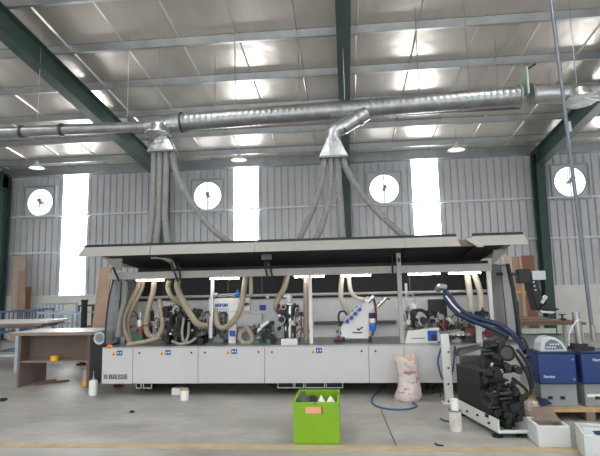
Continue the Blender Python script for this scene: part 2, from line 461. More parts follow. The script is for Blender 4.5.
# ------------------------------------------------------------------ spiral duct
DY = 8.75
def spiral(mb, p, q, r, pitch=.11):
    p, q = Vector(p), Vector(q); n = max(2, int((q-p).length/pitch)); pts = []; rr = []
    for i in range(n):
        a = p + (q-p)*(i/n); pts += [a, a+(q-p).normalized()*(pitch*.86), a+(q-p).normalized()*(pitch*.93)]; rr += [r, r, r*1.012]
    pts.append(q); rr.append(r); mb.sweep(pts, rr, 24)
dl0, dl1 = at(-14, 133, DY), at(146, 126.5, DY); dm0, dm1 = at(182, 122.5, DY), at(519, 96, DY)
duct = thing('ventilation_duct', (at(300, 114, DY).x, DY, at(300, 114, DY).z), 'long galvanised spiral duct hung under the roof across the hall', 'duct')
m = MB(); spiral(m, dl0, dl1, .105); m.build('thin_section', 'galv', duct, 'narrow section of spiral duct')
m = MB(); spiral(m, dm0, dm1, .172); m.build('main_section', 'galv', duct)
def flange(p, d, r, w=.03, parent=duct, m_='galv_dull', name='flange'):
    d = Vector(d).normalized(); MB().cyl(Vector(p)-d*w/2, Vector(p)+d*w/2, r, n=24).build(name, m_, parent)
ax = (dm1-dm0).normalized(); ax2 = (dl1-dl0).normalized()
for px in (22, 62): flange(at(px, 132.4-px*.04, DY), ax2, .128, .05, m_='dark_steel')
flange(dm0, ax, .2, .03, m_='dark_steel')
flange(at(341, 110, DY), ax, .19); flange(at(371, 107.7, DY), ax, .19)
m = MB(); m.sweep([dl1, dl1.lerp(dm0, .4), dm0], [.11, .15, .172], 24); m.build('reducer', 'foil', duct)
# damper gate at the right end + elbow
g0 = dm1
dg = MB(); dg.cyl(g0-ax*.02, g0+ax*.02, .21, n=24); dg.cyl(g0+ax*.2, g0+ax*.24, .21, n=24); dg.build('damper_flange', 'galv_dull', duct)
mm = MB(); mm.cbox(g0+ax*.11+Vector((0,0,.22)), (.03, .36, .5)); mm.build('slide_gate', 'pale_green', duct)
mm = MB(); mm.bar(g0+ax*.12+Vector((0,-.1,.44)), g0+ax*.3+Vector((0,-.1,.54)), .03); mm.build('gate_handle', 'black', duct)
g1 = at(567, 94, DY); m = MB(); m.sweep([g0+ax*.24, g0+ax*.4, g1], [.17, .165, .165], 24); m.build('end_section', 'foil', duct)
e1 = at(580, 97.5, DY)
m = MB(); m.sweep([g1, at(585, 92, DY), at(620, 90, DY)], [.17, .17, .17], 24); spiral(m, at(620, 90, DY), at(680, 86, DY), .16); m.build('outer_section', 'galv', duct)
def cap(p, d, r, name='blank_cap'):
    d = Vector(d).normalized(); m = MB(); m.sweep([Vector(p)-d*.2, Vector(p)-d*.05, Vector(p)-d*.03, Vector(p)], [r*.6, r*.66, r, r], 28); m.build(name, 'foil', duct, 'branch stub closed with a round plate')
cap(at(582, 101, DY-.2), (.02, -.15, -1), .275); cap(at(158, 135.5, DY-.2), (-.02, -.1, -1), .25)
# branch duct to the second hopper
tk = at(366, 113, DY-.05); el = at(338, 130, DY-.1)
m = MB(); m.sweep([tk, tk.lerp(el, .5), tk.lerp(el, .85)], [.145]*3, 20)
m.build('branch_section', 'foil', duct)
m = MB(); m.sweep(smooth([tk.lerp(el, .85), at(336, 130, DY-.1), at(333.5, 134, DY-.1), at(333, 139, DY-.1)], 5), [.145]*16, 20); m.build('elbow', 'foil', duct)
m = MB(); m.cyl(at(357, 119, DY-.07), at(359.5, 117.5, DY-.07), .158, n=20); m.build('clamp_ring', 'steel', duct)
m = MB()
m.sweep(smooth([at(166, 125, DY-.05), at(164, 131, DY-.1), at(163.5, 138, DY-.12)], 4), [.11]*9, 18); m.build('branch_neck', 'foil', duct)
# hangers: thin wires, one each
for px, py in ((37, 131), (127, 127), (159, 124), (235, 118), (345, 109), (420, 104), (470, 100)):
    p = at(px, py, DY); MB().cyl((p.x, p.y, p.z+.1), (p.x, p.y, roofz(p.y)), .006, n=6).build('hanger_wire', 'steel', duct)
# hoppers
def hopper(cx, top, bot, x0, x1, tubes, label):
    Y = DY-.12; t0 = at(cx, top, Y); b0 = at(x0, bot, Y); b1 = at(x1, bot, Y)
    t = thing('hose_hopper', ((b0.x+b1.x)/2, Y, b0.z), label, 'hopper', 'dust extraction hoppers')
    zt, zb = t0.z, (b0.z+b1.z)/2; vs = []; n = 24
    for k in range(n):
        a = 2*math.pi*k/n; vs.append((t0.x+.125*math.cos(a), Y+.125*math.sin(a), zt))
    for k in range(n):
        a = 2*math.pi*k/n; ca, sa = math.cos(a), math.sin(a); s = 1/max(abs(ca), abs(sa))
        vs.append(((b0.x+b1.x)/2 + (b1.x-b0.x)/2*ca*s, Y+.13*sa*s, zb))
    mb = MB(); mb.add(vs, [(k, (k+1)%n, n+(k+1)%n, n+k) for k in range(n)] + [tuple(range(n))[::-1], tuple(range(n, 2*n))])
    mb.build('cone', 'foil', t)
    MB().box((b0.x-.012, Y-.14, zb-.035), (b1.x+.012, Y+.14, zb)).build('bottom_plate', 'galv_dull', t)
    for px in tubes:
        c = at(px, bot, Y); MB().cyl((c.x, Y, zb-.035), (c.x, Y, zb-.14), .055, n=14).build('outlet', 'galv', t)
    return t
hopper(163.5, 137, 151, 150.5, 176, (154, 160, 166.3, 172.8), 'galvanised pyramid hopper feeding the left group of grey hoses')
hopper(333, 138, 157, 320, 347.5, (324, 330.6, 337, 343.6), 'galvanised pyramid hopper under the branch elbow, feeding the right hose group')
def dust_hose(pts, label, group):
    Ys = pts[0][2]; ctrl = [at(*p) for p in pts]
    mb = MB(); mb.hose(ctrl, .062, .04, 12)
    tag(mb.build('flexible_hose', 'hose_grey', None), label, 'hose', group)
YH = DY-.12
G1 = 'hoses of the left hopper'; G2 = 'hoses of the right hopper'
dust_hose([(154,154,YH),(153.5,180,YH),(152,215,8.6),(149.5,240,8.6),(149,258,8.6)], 'grey flexible hose hanging nearly straight, leftmost of the left group', G1)
dust_hose([(160,154,YH),(159.5,180,YH),(158.5,215,8.63),(156,240,8.6),(155,258,8.6)], 'grey flexible hose hanging straight, second from the left in the left group', G1)
dust_hose([(166.3,154,YH),(166,180,YH),(165,215,8.63),(167,240,8.6),(169,258,8.6)], 'grey flexible hose hanging straight, third in the left group, bending right low down', G1)
dust_hose([(172.8,154,YH),(174,165,YH),(181,184,YH),(194,206,8.6),(211,228,8.55),(228,242,8.55),(243,258,8.55)], 'grey flexible hose of the left group sweeping far out to the right', G1)
dust_hose([(324,160,YH),(323,175,YH),(318,195,8.6),(309,218,8.6),(299,240,8.6),(294,256,8.6)], 'grey flexible hose curving down to the left, leftmost of the right group', G2)
dust_hose([(330.6,160,YH),(331,178,YH),(329,200,8.63),(323,222,8.6),(315.5,241,8.6),(310,256,8.6)], 'grey flexible hose second from the left in the right group, bending left', G2)
dust_hose([(337,160,YH),(338.5,180,YH),(340.5,205,8.63),(342.5,240,8.6),(343,256,8.6)], 'grey flexible hose hanging straight down in the right group', G2)
dust_hose([(343.6,160,YH),(346,168,YH),(355,184,YH),(372,206,8.6),(390,224,8.55),(408,240,8.55),(422,256,8.55)], 'grey flexible hose of the right group sweeping far out to the right', G2)

# service pipe, conduits, bracing wires
sp = thing('hanging_pipe', at(290, 122, 9.6), 'thin reddish pipe running just below the large duct, left of centre', 'pipe')
MB().cyl(at(233, 127.5, 9.6), at(345, 117.5, 9.6), .022, n=10).build('pipe', 'pipe_red', sp)
for px in (236, 300): p = at(px, 127.5-(px-233)*.0893, 9.6); MB().cyl(p, (p.x, p.y, roofz(p.y)-.01), .005, n=6).build('hanger_wire', 'steel', sp)
ty = at(335, 118, 9.9); tyl = thing('hanging_cable_tray', ty, 'thin dark cable tray running along below the large duct', 'tray')
MB().bar(at(150, 127.5, 9.9), at(520, 108, 9.9), .04, .05).build('tray', 'dark_steel', tyl)
for px in (215, 420, 500): p = at(px, 127.5-(px-150)*.0527, 9.9); MB().cyl(p, (p.x, p.y, roofz(p.y)-.01), .005, n=6).build('hanger_wire', 'steel', tyl)
cd = thing('hanging_conduit', (X(594, 330, 7.6), 7.6, Zc(594, 330, 7.6)), 'grey electric conduit hanging from the roof at the far right', 'conduit')
tp = at(550, -8, 7.6); tp = tp + (tp-at(593, 336, 7.6))*((roofz(7.6)-.02-tp.z)/(tp.z-at(593, 336, 7.6).z))
MB().cyl(tp, at(593, 336, 7.6), .028, n=10).build('pipe', 'conduit', cd)
MB().cyl(at(568.5, 122, 7.6), at(570, 132, 7.6), .036, n=10).build('coupling', 'steel', cd)
MB().cyl(at(592, 325, 7.6), at(594, 341, 7.6), .036, n=10).build('coupling', 'steel', cd)
def wire(a, b, label, r=.008):
    a.z = min(a.z, roofz(a.y)-.06); b.z = min(b.z, roofz(b.y)-.06)
    m = MB(); m.cyl(a, b, r, n=6); tag(m.build('brace_wire', 'steel', None), label, 'wire', 'wires under the roof')
wire(at(568, -4, 8.75), at(577, 86, 8.75), 'thin wire from roof to the blanked duct end at far right')
wire(at(520, -6, 9.3), at(466, 92, 12.2), 'thin diagonal brace wire under the roof, right of the middle beam')
wire(at(560, 52, 10.5), at(545, 82, 11.9), 'short diagonal brace wire beside the hanging conduit')

# ------------------------------------------------------------------ edge banding machine
YF, YB = 7.3, 8.5
mx0, mx1 = X(103, 365, YF), X(519, 345, YF)
ZB, ZT = .19, .735
mc = thing('edge_banding_machine', ((mx0+mx1)/2, (YF+YB)/2, 0), 'long pale grey edge banding machine with raised hood in the middle of the hall', 'machine')
MB().box((mx0, YF+.03, ZB), (mx1, YB, ZT-.02)).build('base_cabinet', 'cabinet_white', mc, bevel=.004)
MB().box((mx0, YF-.005, ZT-.02), (mx1, YB, ZT)).build('worktop', 'steel', mc)
seams = [100.5, 132.7, 198, 264.5, 369, 404.5, 457, 519]
doors = []
for i in range(len(seams)-1):
    x0, x1 = X(seams[i], 365, YF), X(seams[i+1], 365, YF)
    if i == 0: x0 = mx0-.02
    doors.append(MB().box((x0+.003, YF, ZB-.005), (x1-.003, YF+.03, ZT-.005)).build('door', 'cabinet_white', mc, bevel=.004))
def latch(d, px, py):
    p = at(px, py, YF); MB().cyl((p.x, YF+.005, p.z), (p.x, YF-.012, p.z), .014, n=12).build('latch', 'black', d)
for d, px, py in ((1,139.5,353),(1,191.5,352.6),(2,205,352.5),(2,258.5,352),(3,272,352),(3,361.5,351),(4,375.5,351.2)): latch(doors[d], px, py)
def stickers(d, px, py):
    p = at(px, py, YF); m = MB(); m.prism([(p.x-.04, YF-.002, p.z-.035), (p.x+.03, YF-.002, p.z-.035), (p.x-.005, YF-.002, p.z+.035)], (0, -.002, 0)); m.build('warning_sticker', 'yellow', doors[d], 'yellow triangular warning sticker')
    m = MB(); m.prism([(p.x-.016, YF-.0045, p.z-.026), (p.x+.006, YF-.0045, p.z-.026), (p.x-.005, YF-.0045, p.z+.005)], (0, -.002, 0)); m.build('warning_mark', 'ink', doors[d])
    q = at(px+5.6, py-.3, YF); m = MB(); m.box((q.x-.045, YF-.003, q.z-.036), (q.x+.045, YF, q.z+.036)); m.build('safety_sticker', 'sticker_blue', doors[d], 'blue square safety sticker')
    m = MB()
    for dx in (-.02, .02): m.cyl((q.x+dx, YF-.0035, q.z), (q.x+dx, YF-.005, q.z), .012, n=12)
    m.build('safety_mark', 'ink_white', doors[d])
for d, px, py in ((0,114,353.3),(1,162.3,352.8),(2,228.6,351.8),(3,313.4,350.8)): stickers(d, px, py)
p = at(103.8, 379, YF)
m = MB()
for i in range(3):
    for j in range(3): m.box((p.x+i*.021, YF-.003, p.z+j*.024), (p.x+i*.021+.017, YF, p.z+j*.024+.019))
m.build('logo_square', 'ink_purple', doors[0], 'purple chequered logo square')
q = at(109, 379, YF); q2 = at(127.6, 379, YF)
text('logo_lettering', 'BIESSE', (q.x, YF-.001, q.z), .068, 'ink', doors[0], width=q2.x-q.x, bold=.0018)
# feet and support channels under the body
for px in (144, 300, 430): 
    c = at(px, 386, 7.75); m = MB(); m.cyl((c.x, 7.75, .0), (c.x, 7.75, .02), .06); m.cyl((c.x, 7.75, .02), (c.x, 7.75, ZB), .022); m.build('foot', 'dark_steel', mc)
    m = MB(); m.cyl((c.x, 8.3, .0), (c.x, 8.3, .02), .06); m.cyl((c.x, 8.3, .02), (c.x, 8.3, ZB), .022); m.build('foot', 'dark_steel', mc)
def channel(x0, x1, Y=7.5):
    a, b = X(x0, 386, Y), X(x1, 386, Y); z0, z1 = .075, ZB; m = MB(); t = .013
    m.box((a, Y, z0), (b, Y+.7, z0+t)); m.box((a, Y, z1-t), (b, Y+.7, z1)); m.box((a, Y, z0+t), (a+t, Y+.7, z1-t)); m.box((b-t, Y, z0+t), (b, Y+.7, z1-t)); m.box((a+t, Y+.05, z0+t), (b-t, Y+.06, z1-t))
    m.build('support_channel', 'cast_black', mc)
    m = MB(); m.box((a, Y-.004, z0-.003), (b, Y, z0+t)); m.box((a, Y-.004, z0+t), (a+t, Y, z1)); m.box((b-t, Y-.004, z0+t), (b, Y, z1)); m.build('channel_rim', 'frame_white', mc)
for a, b in ((136, 141.5), (143, 152), (277.5, 294), (294.5, 304), (305, 325), (326, 343)): channel(a, b)
# end guards
def guard(xa, sgn):
    zt = 1.88
    prof = [(YF+.44, ZT), (YF+.46, 1.3), (YF+.54, zt), (YB, zt+.05), (YB, ZT)]
    MB().prism([(xa, a, b) for a, b in prof], (sgn*.03, 0, 0)).build('end_guard', 'frame_white', mc, 'white curved end guard')
    ins = [(YF+.01, ZT+.01), (YF+.03, 1.1), (YF+.11, 1.48), (YF+.27, zt-.01), (YF+.54, zt-.01), (YF+.46, 1.3), (YF+.44, ZT+.01)]
    sh = MB().prism([(xa-sgn*.012, a, b) for a, b in ins], (sgn*.01, 0, 0)).build('side_shield', 'shield_grey' if sgn < 0 else 'shield_backlit', mc, 'grey see-through side shield' if sgn < 0 else 'side shield whitened as if lit from behind')
    pth = [Vector((xa-sgn*.012, a, b)) for a, b in ins]; m = MB()
    for i in range(len(pth)): m.cyl(pth[i], pth[(i+1) % len(pth)], .012 if sgn < 0 else .007, n=8)
    m.build('seal', 'black', sh)
guard(mx0, -1); guard(mx1, 1)
m = MB(); edge = [(YF-.006, ZT), (YF+.014, 1.1), (YF+.094, 1.5), (YF+.264, 1.88)]
for a, b in zip(edge, edge[1:]): m.bar((mx1+.015, a[0], a[1]), (mx1+.015, b[0], b[1]), .04, .03)
m.build('guard_edge', 'black', mc)
# rear wall of the work zone
zr = Zc(300, 294, 8.4)
MB().box((mx0+.03, 8.42, ZT), (mx1-.03, 8.5, zr)).build('back_panel', 'inner_white', mc)
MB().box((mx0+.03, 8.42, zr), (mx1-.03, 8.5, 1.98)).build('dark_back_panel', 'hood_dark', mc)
for px in (163, 228, 262, 398, 410):
    m = MB(); c = X(px, 288, 8.4); m.box((c-.01, 8.405, zr), (c+.01, 8.42, 1.95)); m.build('panel_joint', 'dark_steel', mc)
MB().cyl((mx0+.05, 8.3, zr-.005), (mx1-.05, 8.3, zr-.005), .022, n=12).build('guide_rail', 'frame_white', mc)
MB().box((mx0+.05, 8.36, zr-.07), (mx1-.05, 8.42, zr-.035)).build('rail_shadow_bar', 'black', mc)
MB().box((X(314, 323, 8.35), 8.33, Zc(320, 325, 8.35)), (X(396, 323, 8.35), 8.42, Zc(320, 321.5, 8.35))).build('cable_duct', 'dark_steel', mc)
MB().box((X(262, 318, 8.3), 8.24, Zc(262, 326, 8.3)), (X(215, 310, 8.3), 8.42, Zc(262, 314, 8.3))).build('cover_plate', 'inner_white', mc)
# upper beam, posts
yb = 7.52; bz0, bz1 = Zc(300, 275.3, yb), Zc(300, 268, yb)
MB().box((X(108, 275, yb), yb, bz0), (X(492, 270, yb), yb+.1, bz1)).build('upper_beam', 'hood_cream', mc, bevel=.006)
for x0, x1 in ((135, 163), (209, 238), (294, 324), (341, 371), (409, 441), (450, 482)):
    m = MB(); y = 7.5; z = bz0-.012; xa, xb = X(x0, 278, y), X(x1, 278, y)
    m.cyl((xa, 7.56, z-.012), (xb, 7.56, z-.012), .011, n=10); m.build('led_tube', 'led', mc, 'lit lamp tube')
MB().bar((X(311.5, 345, 7.55), 7.56, ZT), (X(311.5, 345, 7.55), 7.56, bz0), .05, .05).build('post', 'frame_white', mc)
MB().bar((X(402.5, 344, 7.5), 7.53, ZT), (X(402.5, 344, 7.5), 7.53, bz1+.22), .065, .07).build('post', 'hood_cream', mc)
MB().bar((X(406.5, 300, 7.9), 7.9, ZT), (X(406.5, 300, 7.9), 7.9, 1.62), .04, .04).build('post', 'steel', mc)
MB().bar((X(123, 340, 7.7), 7.72, ZT), (X(123, 340, 7.7), 7.72, 1.88), .07, .07).build('post', 'steel', mc)
MB().bar((X(491, 310, 7.75), 7.75, ZT), (X(491, 310, 7.75), 7.75, 1.86), .06, .06).build('post', 'frame_white', mc)
# raised hood in sections
yl = 7.02; hz = 1.97
lip = lambda px: Zc(px, 256.2-(px-80)*.0272, yl)
secs = [(77, 149, 84, 151), (149.4, 254, 151.4, 255.5), (254.5, 406, 256, 405.5), (406.5, 461, 406, 456.5), (477, 530, 473, 523.5)]
zl = (lip(80)+lip(520))/2
for i, (b0, b1, t0, t1) in enumerate(secs):
    xa, xb, ta, tb = X(b0, 254, yl), X(b1, 250, yl), X(t0, 246, yl+.1), X(t1, 240, yl+.1)
    za = zl-.005; zt = zl+.15
    m = MB(); m.prism([(xa, yl, za), (xb, yl, za), (tb, yl+.1, zt), (ta, yl+.1, zt)], (0, .03, 0))
    # upper skin running back to the hinge
    m.prism([(ta, yl+.1, zt-.02), (tb, yl+.1, zt-.02), (tb, YB+.05, hz+.05), (ta, YB+.05, hz+.05)], (0, 0, .02))
    hd = m.build('hood_section', 'hood_grey', mc)
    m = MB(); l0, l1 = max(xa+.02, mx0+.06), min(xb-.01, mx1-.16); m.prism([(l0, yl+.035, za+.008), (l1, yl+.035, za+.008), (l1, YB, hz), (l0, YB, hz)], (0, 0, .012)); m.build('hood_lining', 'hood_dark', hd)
    m = MB(); m.box((ta, yl+.096, zt-.006), (tb, yl+.13, zt+.032)); m.build('hood_edge', 'black', hd)
# set-back piece between the two right hood sections, with a lifted corner flap
xa, xb = X(455, 246, yl+.12), X(478, 246, yl+.12)
hd = MB().box((xa, yl+.14, zl+.0), (xb, yl+.17, zl+.10)).build('hood_infill', 'wood_grey', mc, 'darker set-back hood piece')
m = MB(); m.prism([(xa-.08, yl+.14, zl+.1), (xb+.08, yl+.14, zl+.1), (xb+.08, YB+.05, hz+.03), (xa-.08, YB+.05, hz+.03)], (0, 0, .012)); m.build('infill_skin', 'hood_cream', hd)
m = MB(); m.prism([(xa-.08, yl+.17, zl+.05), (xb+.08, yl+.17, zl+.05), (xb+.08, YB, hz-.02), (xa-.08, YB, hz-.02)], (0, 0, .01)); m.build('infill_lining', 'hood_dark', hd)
MB().prism([at(466, 239.5, yl+.05), at(474.5, 236.4, yl+.05), at(484, 246.8, yl+.0), at(478, 247, yl)], (0, .03, 0)).build('flap', 'hood_cream', hd)
# struts and arms between hood and beam
def strut(pts, r, m_, name='gas_strut'):
    m = MB(); m.tube(pts, r, 8, 6); m.build(name, m_, mc)
strut([at(151, 256.5, 7.3), at(163, 257.5, 7.4), at(171.5, 262, 7.5), at(174.5, 269, 7.5)], .035, 'hood_cream', 'hood_arm')
for a, b in (((171, 262), (178, 282)), ((178, 262), (181, 281)), ((263, 255), (268, 281)), ((268, 256), (273, 280)), ((392, 256), (393, 277)), ((399, 258), (399, 262))):
    m = MB(); m.cyl(at(*a, 7.45), at(*b, 7.45), .014, n=8); m.build('gas_strut', 'rubber', mc)
m = MB(); m.cbox(at(267.5, 257, 7.4), (.16, .2, .09)); m.build('strut_bracket', 'dark_steel', mc)
m = MB(); m.prism([at(103, 257.5, 7.3), at(122, 257.5, 7.3), at(121, 270, 7.5), at(116, 270, 7.5)], (0, .03, 0)); m.build('hood_bracket', 'hood_cream', mc)
m = MB(); m.bar(at(113, 267.5, 7.45), at(119, 281, 7.45), .025); m.build('gas_strut', 'rubber', mc)
m = MB(); m.prism([at(494, 250, 7.3), at(509, 249, 7.3), at(496, 262, 7.5), at(492, 262, 7.5)], (0, .03, 0)); m.build('hood_bracket', 'hood_cream', mc)
# motor on the left flank
c = Vector((mx0-.13, 7.42, .86)); m = MB(); m.cyl(c, c+Vector((0, .3, 0)), .098, n=24)
mo = m.build('end_motor', 'dark_steel', mc); m = MB(); m.ring(c+Vector((0,-.004,0)), (0,1,0), .085, .014, 28, 6)
for k in range(4): m.ring(c+Vector((0,-.002,0)), (0,1,0), .015+.018*k, .004, 20, 4)
m.build('fan_grille', 'console_grey', mo)
MB().box((mx0-.26, 7.45, .2), (mx0-.03, 8.1, .75)).build('gear_housing', 'cast_black', mc)
MB().ball(at(109, 347, 7.3)+Vector((0, .03, 0)), .045, 10, 6, (1.3, 1, .8)).build('hand_valve', 'orange', mc, 'orange hand valve')
# extraction manifold behind (where the grey hoses land)
MB().box((X(140, 260, 8.7), 8.52, 1.6), (X(440, 260, 8.7), 8.85, 1.78)).build('extraction_manifold', 'hood_dark', mc)
MB().box((mx0+.1, 8.52, 0.0), (mx1-.1, 8.6, 1.6)).build('rear_cover', 'cabinet_white', mc)
# inner hoses of the machine
def ihose(pts, r, m_='hose_beige'):
    m = MB(); m.hose([at(*p) for p in pts], r, .03, 10, .08); m.build('hose', m_, mc)
YI = 7.75
ihose([(140,279,7.7),(137,290,YI),(129,305,YI),(123.5,318,7.7),(125,332,7.7),(131,344,7.7)], .042)
ihose([(144,279,7.75),(140.5,292,7.8),(132,308,7.8),(128,320,7.8),(129,334,7.8),(133,345,7.75)], .034)
ihose([(155,277,7.7),(153,292,YI),(149,306,YI),(146,322,7.7),(148,334,7.68),(156,337,7.68),(162.5,328,7.7),(162,315,YI),(159,300,7.9)], .048)
ihose([(127,345,7.5),(134,343.5,7.5),(148,341,7.55),(160,337,7.6)], .036)
ihose([(125,281,7.6),(124,300,7.65),(119,320,7.6),(117.5,338,7.55)], .042, 'hose_grey')
ihose([(169.5,280,7.7),(168,288,YI),(172,297,YI),(181,305,7.8),(184,315,7.8)], .045)
ihose([(178,280,7.6),(177.5,288,7.55),(183,301,7.48),(192,317,7.46),(199,324.5,7.48),(207,326,7.6)], .052)
ihose([(246,275,7.7),(243.5,292,7.6),(241.5,306,7.55),(236,318,7.55),(226,327,7.6),(218.5,326,7.65),(216,316,7.7),(217,306,7.75)], .046)
ihose([(250.5,275,7.75),(251,285,7.75),(251,296,7.8)], .034, 'hose_ivory')
ihose([(246,327,7.7),(251,333,7.65),(252,340,7.62),(246,343.5,7.6),(240.5,340,7.6),(240.5,333.5,7.65),(245,330,7.7)], .042)
ihose([(287.5,275,7.7),(284,288,7.7),(278,299,7.7),(276,307,7.7),(280,312,7.8)], .048)
ihose([(306,275,7.7),(306,300,7.7),(306,325,7.7),(306.5,345,7.7)], .045)
ihose([(342.5,274,7.7),(341,288,7.7),(341.5,300,7.7),(346,309,7.75),(350,316,7.85)], .042, 'hose_ivory')
ihose([(348.5,274,7.7),(350.5,290,7.7),(356,297.5,7.7),(365,299.5,7.75)], .036, 'hose_ivory')
ihose([(466.5,271,7.7),(469,288,7.7),(470.5,300,7.7),(471,313,7.7)], .048, 'hose_ivory')
ihose([(473,271,7.7),(478,285,7.7),(481,298,7.7),(481,312,7.7)], .048, 'hose_ivory')
# --- working units (parts) with their pieces (sub-parts)
def unit(name, mb, m_, label=None, bevel=.004): return mb.build(name, m_, mc, label, bevel=bevel)
def cluster(host, box, n, mats, seed, Y0=7.55, Y1=7.95, small=(.03, .09)):
    """a packed group of motors, brackets, cylinders and fittings on a unit"""
    r = random.Random(seed); x0, y0, x1, y1 = box
    for i in range(n):
        Y = r.uniform(Y0, Y1); p = at(r.uniform(x0, x1), r.uniform(y0, y1), Y); s = r.uniform(*small); k = r.random(); m = MB()
        if k < .35: m.cyl(p-Vector((0, s, 0)), p+Vector((0, s, 0)), s*.6, n=14); m.cyl(p-Vector((0, s*1.25, 0)), p-Vector((0, s, 0)), s*.3, n=10); nm = 'motor'
        elif k < .6: m.cyl(p-Vector((0, 0, s*1.1)), p+Vector((0, 0, s*1.1)), s*.42, n=12); m.cyl(p+Vector((0, 0, s*1.1)), p+Vector((0, 0, s*1.6)), s*.15, n=8); nm = 'air_cylinder'
        elif k < .85: m.cbox(p, (s*1.5, s*1.2, s*1.1), (0, r.uniform(-.5, .5), 0)); m.cbox(p+Vector((0, -s*.5, s*.6)), (s*.5, s*.5, s*.5)); nm = 'bracket'
        else: m.tube([p, p+Vector((s, -s*.5, s*1.2)), p+Vector((s*2, 0, s*.3)), p+Vector((s*2.2, .05, -s*1.5))], .008, 6, 5); nm = 'air_line'
        m.build(nm, r.choice(mats), host, bevel=.003 if nm == 'bracket' else 0)
# 1 feed-in / glue section at the left
u = unit('glue_unit', MB().box(at(133, 345.5, 7.8), at(150, 330, 8.1)), 'tool_green', 'green glue unit behind the left hoses')
for (px, py, m_, r_) in ((139.5, 323, 'plastic_white', .03), (140.5, 331, 'red', .035), (140.5, 315, 'steel', .025)):
    c = at(px, py, 7.62); MB().cyl(c-Vector((0,0,.05)), c+Vector((0,0,.05)), r_, n=14).build('fitting', m_, u)
c = at(133, 326, 7.62); MB().cyl(at(130, 326, 7.64), at(152, 325, 7.64), .01, n=8).build('red_bar', 'red', u)
cluster(u, (128, 314, 164, 345), 24, ['tool_green', 'dark_steel', 'cast_black', 'steel'], 3, 7.75, 8.1)
# 2 black trimming unit
u = unit('trimming_unit', MB().box(at(166, 345.5, 7.7), at(206, 322, 8.1)), 'cast_black', 'black trimming unit crowded with motors and cables')
cluster(u, (165, 308, 187, 342), 46, ['black', 'cast_black', 'cast_black', 'dark_steel', 'rubber'], 11, 7.55, 7.9, (.04, .09))
cluster(u, (184, 310, 207, 344), 40, ['black', 'cast_black', 'dark_steel'], 12, 7.6, 7.9, (.04, .1))
cluster(u, (168, 309, 204, 340), 8, ['steel', 'chrome', 'galv_dull'], 13, 7.5, 7.6, (.012, .03))
m = MB(); m.tube([at(184, 318, 7.55), at(182, 332, 7.5), at(184, 342, 7.5), at(188, 336, 7.55), at(189, 322, 7.6)], .022, 8, 8); m.build('cable_loop', 'hose_smoke', u)
m = MB(); m.tube([at(172, 341, 7.5), at(180, 344, 7.48), at(190, 342, 7.5), at(196, 338, 7.55)], .022, 8, 8); m.build('cable_loop', 'hose_smoke', u)
# 3 white portal unit with lettering
Yp = 7.7
u = unit('portal_unit', MB().box(at(208.5, 311.5, Yp), at(251, 297.5, Yp+.12)), 'frame_white', 'white portal unit carrying blue lettering')
MB().bar(at(210.8, 338, Yp-.03), at(213, 275, Yp-.03), .05, .05).build('portal_leg', 'frame_white', u)
MB().box(at(228.5, 344, Yp-.01), at(237, 311, Yp+.08)).build('portal_leg', 'frame_white', u)
MB().box(at(229.5, 336.5, Yp-.02), at(235.5, 330.5, Yp)).build('blue_sign', 'sticker_blue', u)
MB().box(at(213, 345, Yp+.1), at(227, 313, Yp+.3)).build('shade_plate', 'melter_grey', u)
c = at(237.5, 294.5, Yp-.05); m = MB(); m.ball(c, .045, 14, 8, (1, 1, 1)); m.cyl(c, c+Vector((0,0,.08)), .014, n=10); m.build('blue_knob', 'blue_cup', u)
m = MB(); m.cyl(at(215, 295, Yp), at(237, 294, Yp), .014, n=10); m.cyl(at(214.5, 295, Yp-.04), at(217.5, 295, Yp-.04), .04, n=14); m.build('spindle', 'steel', u)
p = at(214.5, 306.8, Yp); text('lettering', 'AKRON', (p.x, Yp-.005, p.z), .05, 'ink_blue', u, width=.22, bold=.004)
p = at(240, 305.6, Yp); text('lettering', '800', (p.x, Yp-.005, p.z), .045, 'ink', u, width=.15, bold=.004)
p = at(214.5, 309.6, Yp); MB().box((p.x, Yp-.004, p.z), (p.x+.24, Yp, p.z+.012)).build('underline', 'melter_grey', u)
cluster(u, (213, 313, 228, 343), 24, ['cast_black', 'dark_steel', 'black'], 21, 7.75, 7.9)
# 4 scraper unit, low, between the portal and the column
u = unit('scraping_unit', MB().box(at(239, 345.3, 7.75), at(274, 326, 8.1)), 'melter_grey', 'grey scraping unit with white air cylinders')
MB().box(at(259.5, 310.5, 8.2), at(266, 305, 8.22)).build('blue_sign', 'sticker_blue', u)
for a, b in (((261, 327), (268.5, 321.5)), ((256.5, 332), (261, 328))):
    MB().cyl(at(*a, 7.6), at(*b, 7.6), .026, n=12).build('air_cylinder', 'plastic_white', u)
cluster(u, (253, 322, 275, 344), 32, ['cast_black', 'black', 'dark_steel', 'tool_green', 'steel'], 31, 7.62, 7.9, (.03, .08))
c = at(267.5, 297, 7.9); MB().ball(c, .03, 12, 8).build('white_knob', 'plastic_white', u)
